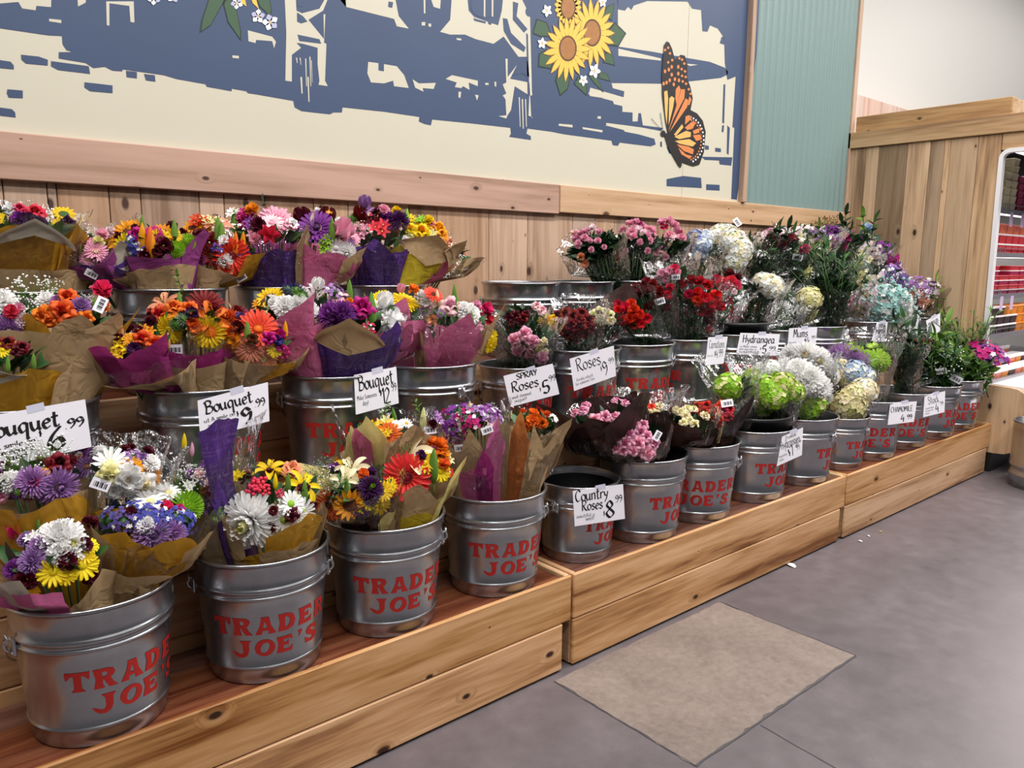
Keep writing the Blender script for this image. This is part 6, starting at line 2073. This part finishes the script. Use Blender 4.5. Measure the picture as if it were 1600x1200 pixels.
bouquet('A12', 1370, 435, .080, .120, '', 'lilac statice in film behind the pastel dyed flowers',
        'stat vi 1392 432 22;stat lv 1402 428 24;stat vi 1410 436 20;stat yg 1352 440 24;stat lpk 1376 440 20;stat lv 1386 446 20;stat w 1362 448 22', 1.3, 'stat lv 4 5', GC, None, 'ggreen', 24, 14)
# ---- top step
bouquet('C1', 44, 362, -.030, .118, 'G -6 58 352 378;G 62 30 345 385;K -70 34 372 400;K 180 100 1.0 .9;W 6 46 342 388 .01 368;K -10 66 421 424', 'gold and kraft wrapped bouquet at the top left corner with salmon roses',
        'rose cer 55 332 28;rose cer 30 326 20;carn dp 44 346 30;carn dp 60 350 26;carn w 16 328 22;this nv 2 330 22;carn pu 30 342 24;carn dp 56 362 22;daisy y/y 0 340 18;carn dp 36 356 24', 1.3, 'carn dp 3 5', GT)
bouquet('C1', 100, 368, .030, .090, 'G 14 46 350 385;K -40 36 348 380;K 180 100 1.0 .9;G 80 30 370 380;W -20 24 352 375 .01 388;K 10 60 422 422', 'narrow gold-wrapped bouquet with one yellow sunflower, against the planks',
        'sun y/gn 100 332 34;leaf d 94 342 24 -.9;leaf d 108 344 24 .9;leaf g 88 336 20 -1.2;leaf g 114 338 20 1.1;leaf d 100 348 22', 1.25, 'sun y 1 6', GT)
bouquet('C2', 156, 398, -.010, .100, 'U 14 50 415 400;V -20 40 420 400;W 30 30 376 402 0 425;K 40 40 425 425 -.04;V 180 100 1.0 .9', 'purple and violet wrapped bouquet with pink daisies at the left of the sunflower bouquet',
        'gerb lpk/pk 138 420 34;gerb pk/yg 150 392 34;gerb pk/yg 136 404 26;gerb pk 148 384 24;carn yg 154 378 18;bud lg/lg 126 392 22 -1.0;carn pk 160 366 18;tag x 143 428 18 -35;carn lpk 172 362 16', 1.2, 'carn pk 3 4', GT)
bouquet('C2', 242, 384, -.045, .120, 'V 10 60 405 396;V 70 34 360 390;K 30 40 412 418 -.04;K -30 40 424 420 -.04;V 180 100 1.0 .9', 'violet-wrapped bouquet with the tall sunflower and lily buds on the top step',
        'sun gy/gn 190 370 56;sun gy 200 358 46;sun y 196 384 42;sun gy 256 362 34;sun y 250 370 30;sun y 272 368 26;rose ma 213 366 24;gerb ma 240 366 32;stat bl 210 382 28;stat bl 216 390 20;bud gy/lg 222 372 44 -.15;bud o/lg 234 378 46 .2;bud gy/lg 238 386 40 .1;bud lg/lg 272 364 40 .05;bud lg/lg 222 350 26 -.15;carn bu 256 384 28;carn bu 246 392 22;pom gr/gr 274 390 26;pom gr/gr 292 378 24;daisy gr/gr 284 384 20;carn bu 228 398 24;leaf d 210 396 18', 0, 'carn bu 4 4', GT)
bouquet('C2', 346, 395, -.010, .120, 'K 0 60 424 418;G 66 34 390 410;K 180 100 1.0 .9;K -70 30 400 415', 'kraft-wrapped bouquet with a red gerbera and dark red alstroemeria on the top step',
        'gerb r/dr 364 400 56;alst dr 322 388 46;gerb dr 330 400 34;sun gy 306 404 30;daisy gy 300 392 22;bud lg/lg 340 364 48 .45;bud lg/lg 346 368 40 .4;bud o/gy 368 382 38 1.3;bud gy/gy 380 380 34 1.2;carn pe 352 418 30;carn pe 366 424 26;mum w 350 408 24;stat bl 340 388 16;stat bl 380 396 16;rose bu 314 368 26;alst lpk 346 350 40;lily pe 338 346 40;sun gy 300 352 34;sun gy 318 356 26;alst do 308 342 30;carn w 350 376 18;tag x 377 434 16 25;alst yg 328 342 30', 0, 'alst dr 3 5', GT)
bouquet('C3', 420, 372, -.010, .120, 'U 0 48 392 396;U 50 34 388 395;U -60 30 365 390;K 60 20 350 380;V 180 100 1.0 .9', 'purple fibre-wrapped bouquet with a two-tone pink gerbera on the top step',
        'gerb pk/hp 432 340 54;gerb lpk/pk 424 346 36;tulip cer 422 368 36;alst ma 384 340 36;alst pu 392 346 28;carn bu 404 352 26;alst pk 398 364 24;carn gy 394 328 22;rose w 404 338 16;bud lg/lg 366 346 34 -.1;alst ma 378 332 26;leaf s 448 336 20;carn pk 398 374 18;leaf d 410 326 18;rose w 456 350 22;alst w 362 330 22;sprig d 412 326 24', 1.25, 'alst ma 3 5', GT)
bouquet('C3', 505, 378, -.030, .130, 'P -30 44 378 405;P 20 46 396 410;K 66 34 385 410;P 180 100 1.0 .9', 'pink fibre-wrapped bouquet with a purple gerbera and dark callas on the top step',
        'gerb pu/dp 494 352 58;gerb dp 462 372 30;tulip bu 474 342 32;tulip bu 510 342 32;daisy w/w 526 388 30;mum w 540 396 32;daisy w/w 520 398 26;alst gr 507 385 22;alst gr 510 374 16;bud lg/lg 519 362 40 .1;daisy gy 514 330 14;carn w 496 330 12;tulip pk 534 362 40;gerb pk 552 368 28;carn yg 478 370 14;bud yg/lg 462 388 24;bud yg/lg 474 390 22;leaf d 488 384 28;leaf d 498 388 28;carn w 530 346 14;carn gy 541 358 14;alst lv 548 380 18', 0, 'alst pk 3 5', GT)
bouquet('C4', 585, 378, .010, .120, 'U 0 40 372 405;U -50 40 396 405;U 50 30 390 400;U 180 100 1.0 .9', 'deep purple wrapped bouquet with ruby alstroemeria behind the orange tulip',
        'alst cer 586 344 42;alst dr 572 340 34;alst cer 594 354 34;alst lv 574 326 24;spid pu 612 346 28;spid dp 624 342 34;tulip dr 562 336 24;this gn 552 342 24;tulip lv 570 318 22;carn pu 602 338 22;alst pk 556 366 34;carn gy 540 358 14;carn bu 590 332 18;mum pk 600 326 18;leaf d 548 350 20;alst pk 565 358 22', 1.35, 'alst cer 3 5', GT)
bouquet('C4', 655, 385, -.035, .125, 'Y -34 36 384 410;Y 10 50 404 400;P 74 24 400 410;Y 180 100 1.0 .9;K 18 52 366 392 .01 416;K 66 26 372 400 .01 418', 'yellow tissue bouquet with an orange tulip and yellow roses on the top step',
        'tulip pe 608 360 46;rose y 658 362 28;rose y 668 354 22;rose gy 684 358 28;gerb gy 692 364 26;rose y 642 358 20;alst y 650 346 22;alst y 640 340 22;bud gr/lg 636 348 40 .05;alst gr 658 342 20;alst yg 676 368 24;spid dp 626 342 24;leaf d 616 376 36;leaf d 632 374 34 .3;tag x 637 376 18 -22;alst yg 646 372 24;carn pk 676 350 12;carn y 620 330 16;alst pe 690 384 24;carn y 670 344 16', 0, 'alst y 4 5', GT)
bouquet('C4', 706, 402, .060, .085, 'K 20 50 402 415;K 70 40 400 420;K 180 100 1.0 .9', 'kraft-wrapped bouquet leaning right past the yellow tissue, with green leaves',
        'leaf l 708 384 30 .3;leaf d 702 392 30 .2;alst w 714 394 16;leaf l 712 378 18 .6;carn pe 694 386 22', 1.25, 'carn pe 3 4', GT)
# carnations and fillers of the top step
bouquet('C7', 930, 392, -.030, .120, '', 'pink carnations with dense dark stems, leftmost on the top step',
        'carn pk 900 372 14;carn pk 908 366 14;carn pk 916 362 13;carn pk 904 382 13;carn pk 914 372 13;carn pp 898 364 12;carn pk 934 376 11;carn pe 908 402 14;carn pe 914 412 13;carn pk 924 390 10;carn lpk 926 356 12;carn pk 936 362 11;carn pk 922 376 9;carn pk 944 386 9', 1.2, '', GC, None, 'dgreen', 150, 64)
bouquet('C7', 990, 388, .010, .130, '', 'pink and white carnations standing tallest, middle of the three bunches on the top step',
        'carn pk 984 350 14;carn pk 994 348 14;carn pk 1002 354 14;carn pk 974 360 14;carn pk 988 362 15;carn lpk 998 360 15;carn pk 1008 358 14;carn pk 1018 360 14;carn pk 990 370 14;carn pk 1012 368 13;carn pk 1020 368 13;carn pk 982 368 12;carn lpk 1006 364 13;carn pk 1000 378 11;carn pk 1012 392 11;carn ma 974 396 14;carn cer 960 404 12;carn pk 978 392 9;carn ma 1000 350 10;carn pk 1016 376 11', 1.2, '', GC, None, 'dgreen', 150, 64)
bouquet('C8', 1040, 388, -.010, .115, '', 'rosy carnations at the right, next to the pale blue hydrangea',
        'carn pk 1034 348 15;carn pk 1046 346 15;carn hp 1038 354 14;carn pk 1054 352 14;carn pk 1058 360 14;carn hp 1036 350 10;carn pk 1046 368 16;carn pk 1064 372 16;carn pk 1028 384 14;carn pk 1026 394 14;carn pp 1032 396 12;carn pk 1040 402 11;carn hp 1062 364 11;carn lpk 1050 372 10', 1.2, '', GC, None, 'dgreen', 120, 56)
bouquet('C8', 1092, 388, .030, .120, '', 'pale blue hydrangea in film on the top step',
        'hyd lb/bl 1086 372 28;hyd lb/w 1098 382 30;hyd lb/bl 1078 386 28;hyd lb/w 1092 396 28;hyd w/lb 1104 370 24;hyd lb/bl 1072 398 22', 1.35, '', GC, None, 'dgreen', 30, 14)
bouquet('C9', 1136, 396, -.020, .120, '', 'large white hydrangeas with dark leaves on the top step',
        'hyd w/cr 1126 370 34;hyd w/cr 1142 376 36;hyd w/cr 1154 390 36;hyd w/cr 1148 406 32;hyd w/w 1136 366 28;bleaf d 1112 394 44 .1;bleaf d 1122 402 46 -.1;bleaf g 1108 402 38 .4;leaf g 1130 402 30;tag x 1152 347 14 -60', 1.4, '', GC, None, 'dgreen', 30, 14)
bouquet('C10', 1208, 390, -.020, .150, '', 'dark pink buds over dense greens in flaring film on the top step',
        'carn bu 1204 374 14;carn dr 1214 378 14;tulip cer 1236 374 14;tulip hp 1254 390 14;carn bu 1222 384 14;sprig d 1200 390 44;sprig d 1214 392 44;sprig d 1226 390 44;sprig g 1240 394 40;stat lpk 1190 372 18;stat pk 1206 366 20;stat lpk 1222 362 18;alst pk 1236 368 14;carn bu 1196 382 14;fern d 1186 392 50;tag x 1246 402 15 -10', 1.35, 'carn bu 5 4', GC, None, 'dgreen', 70, 30)
bouquet('C11', 1262, 380, -.010, .145, '', 'pale mixed buds and leaves in bright crumpled film on the top step',
        'tulip pk 1252 384 12;bud yg/lg 1262 382 20;bud yg/lg 1252 374 18;alst yg 1272 378 18;stat lpk 1240 366 20;stat lpk 1256 362 20;stat lv 1276 364 18;sprig l 1274 388 40;sprig l 1284 392 40;leaf l 1290 384 24;tag x 1298 396 14 20;sprig g 1262 398 40;alst w 1244 376 14', 1.4, 'stat lpk 5 5', GC, None, 'green', 50, 24)
bouquet('C12', 1312, 382, -.010, .150, '', 'purple statice bunch on the top step by the case planks',
        'stat pu 1290 368 26;stat pu 1300 372 26;stat ma 1310 378 24;stat pu 1296 362 22;stat lv 1286 376 20;sprig d 1320 366 40;sprig d 1326 376 40;stat pu 1306 368 22;gyp br 1282 352 24;gyp br 1300 348 24;sprig g 1316 390 40', 1.2, 'stat pu 4 5', GC, None, 'dgreen', 50, 24)
bouquet('C13', 1350, 392, -.030, .165, '', 'muted pink and green filler blooms in film, last on the top step',
        'stat lpk 1334 394 26;stat yg 1344 402 26;stat pp 1352 398 26;stat lpk 1362 396 24;stat cr 1358 406 22;sprig l 1350 370 40;sprig g 1360 376 40;stat w 1372 402 18;stat pu 1388 408 20;stat ma 1396 412 20;stat pu 1402 420 16;stat lpk 1338 386 20;stat pu 1380 390 18;carn lb 1354 358 16;stat yg 1326 410 24;stat yg 1318 418 22;sprig d 1342 412 40', 1.25, 'stat lpk 6 5', GC, None, 'ggreen', 50, 26)
bouquet('C9', 1180, 424, -.060, .120, '', 'dark glossy foliage in crinkled film behind the leaf-wrapped hydrangeas',
        'sprig d 1168 420 40;sprig d 1180 412 44;sprig g 1192 420 40;bleaf d 1176 430 40 .2;bleaf d 1196 432 36 .5;fern d 1184 420 60;leaf s 1166 408 34 .1;stat w 1174 398 24;stat w 1190 400 22', 1.5, '', GC, None, 'dgreen', 70, 24)
bouquet('C10', 1232, 420, -.050, .120, '', 'shadowy green stems in film under the dark pink buds',
        'sprig d 1218 420 40;sprig d 1230 412 44;sprig g 1244 420 40;fern d 1226 424 60;leaf d 1250 428 40 .5;sprig d 1256 416 40;alst yg 1262 424 18;carn bu 1238 404 14', 1.4, '', GC, None, 'dgreen', 80, 26)
bouquet('C11', 1338, 418, -.060, .120, '', 'cream and green filler sprays in film between the dark foliage and the pastel flowers',
        'stat yg 1322 412 26;stat yg 1334 408 26;stat cr 1346 414 24;stat yg 1314 422 22;sprig l 1330 424 36;stat yg 1352 424 24;stat lpk 1342 400 20;sprig g 1320 402 36', 1.4, 'stat yg 4 5', GC, None, 'green', 60, 20)
bouquet('C13', 1420, 436, -.080, .150, '', 'violet statice in fanning film, lowest by the planks of the case',
        'stat vi 1416 432 22;stat lv 1428 440 22;stat vi 1440 448 20;stat lv 1404 424 22;sprig s 1424 450 36;stat ma 1398 416 18;stat vi 1452 456 18', 1.5, 'stat lv 4 5', GC, None, 'ggreen', 40, 20)


# ---------------------------------------------------------------- scraps on the floor
for px, py, sz, mt, lb in ((1236, 884, .055, 'tubwhite', 'white scrap of paper on the floor against the middle crate'), (1344, 846, .022, 'tubwhite', 'pale fallen petal on the floor by the far crate, nearest the crate foot'), (1376, 831, .016, 'paleyellow', 'tiny yellow fallen petal on the open floor, farthest of the petals'), (1357, 838, .02, 'tubwhite', 'narrow pale petal between the other two fallen petals')):
    p = on_z(px, py, .001)
    b = MB()
    n = 7
    vs = []
    for i in range(n):
        u = i / (n - 1)
        hw = sz * .28 * math.sin(PI * (.12 + .76 * u))
        z = .002 + .004 * math.sin(PI * u) * (sz / .05)
        vs += [((u - .5) * sz, -hw, z + .001), ((u - .5) * sz, 0, z), ((u - .5) * sz, hw, z + .0015), ((u - .5) * sz, -hw, z - .001), ((u - .5) * sz, hw, z - .001)]
    fs = []
    for i in range(n - 1):
        a, c = i * 5, i * 5 + 5
        fs += [(a, c, c + 1, a + 1), (a + 1, c + 1, c + 2, a + 2), (a + 3, a + 4, c + 4, c + 3), (a, a + 3, c + 3, c), (a + 2, c + 2, c + 4, a + 4)]
    b.add(vs, fs, 0, (.5, .5, .5), False)
    o = b.build('paper_scrap' if sz > .04 else 'fallen_petal', M[mt], None, p)
    o.rotation_euler = (0, 0, px * .7)
    set_props(o, lb, 'litter')
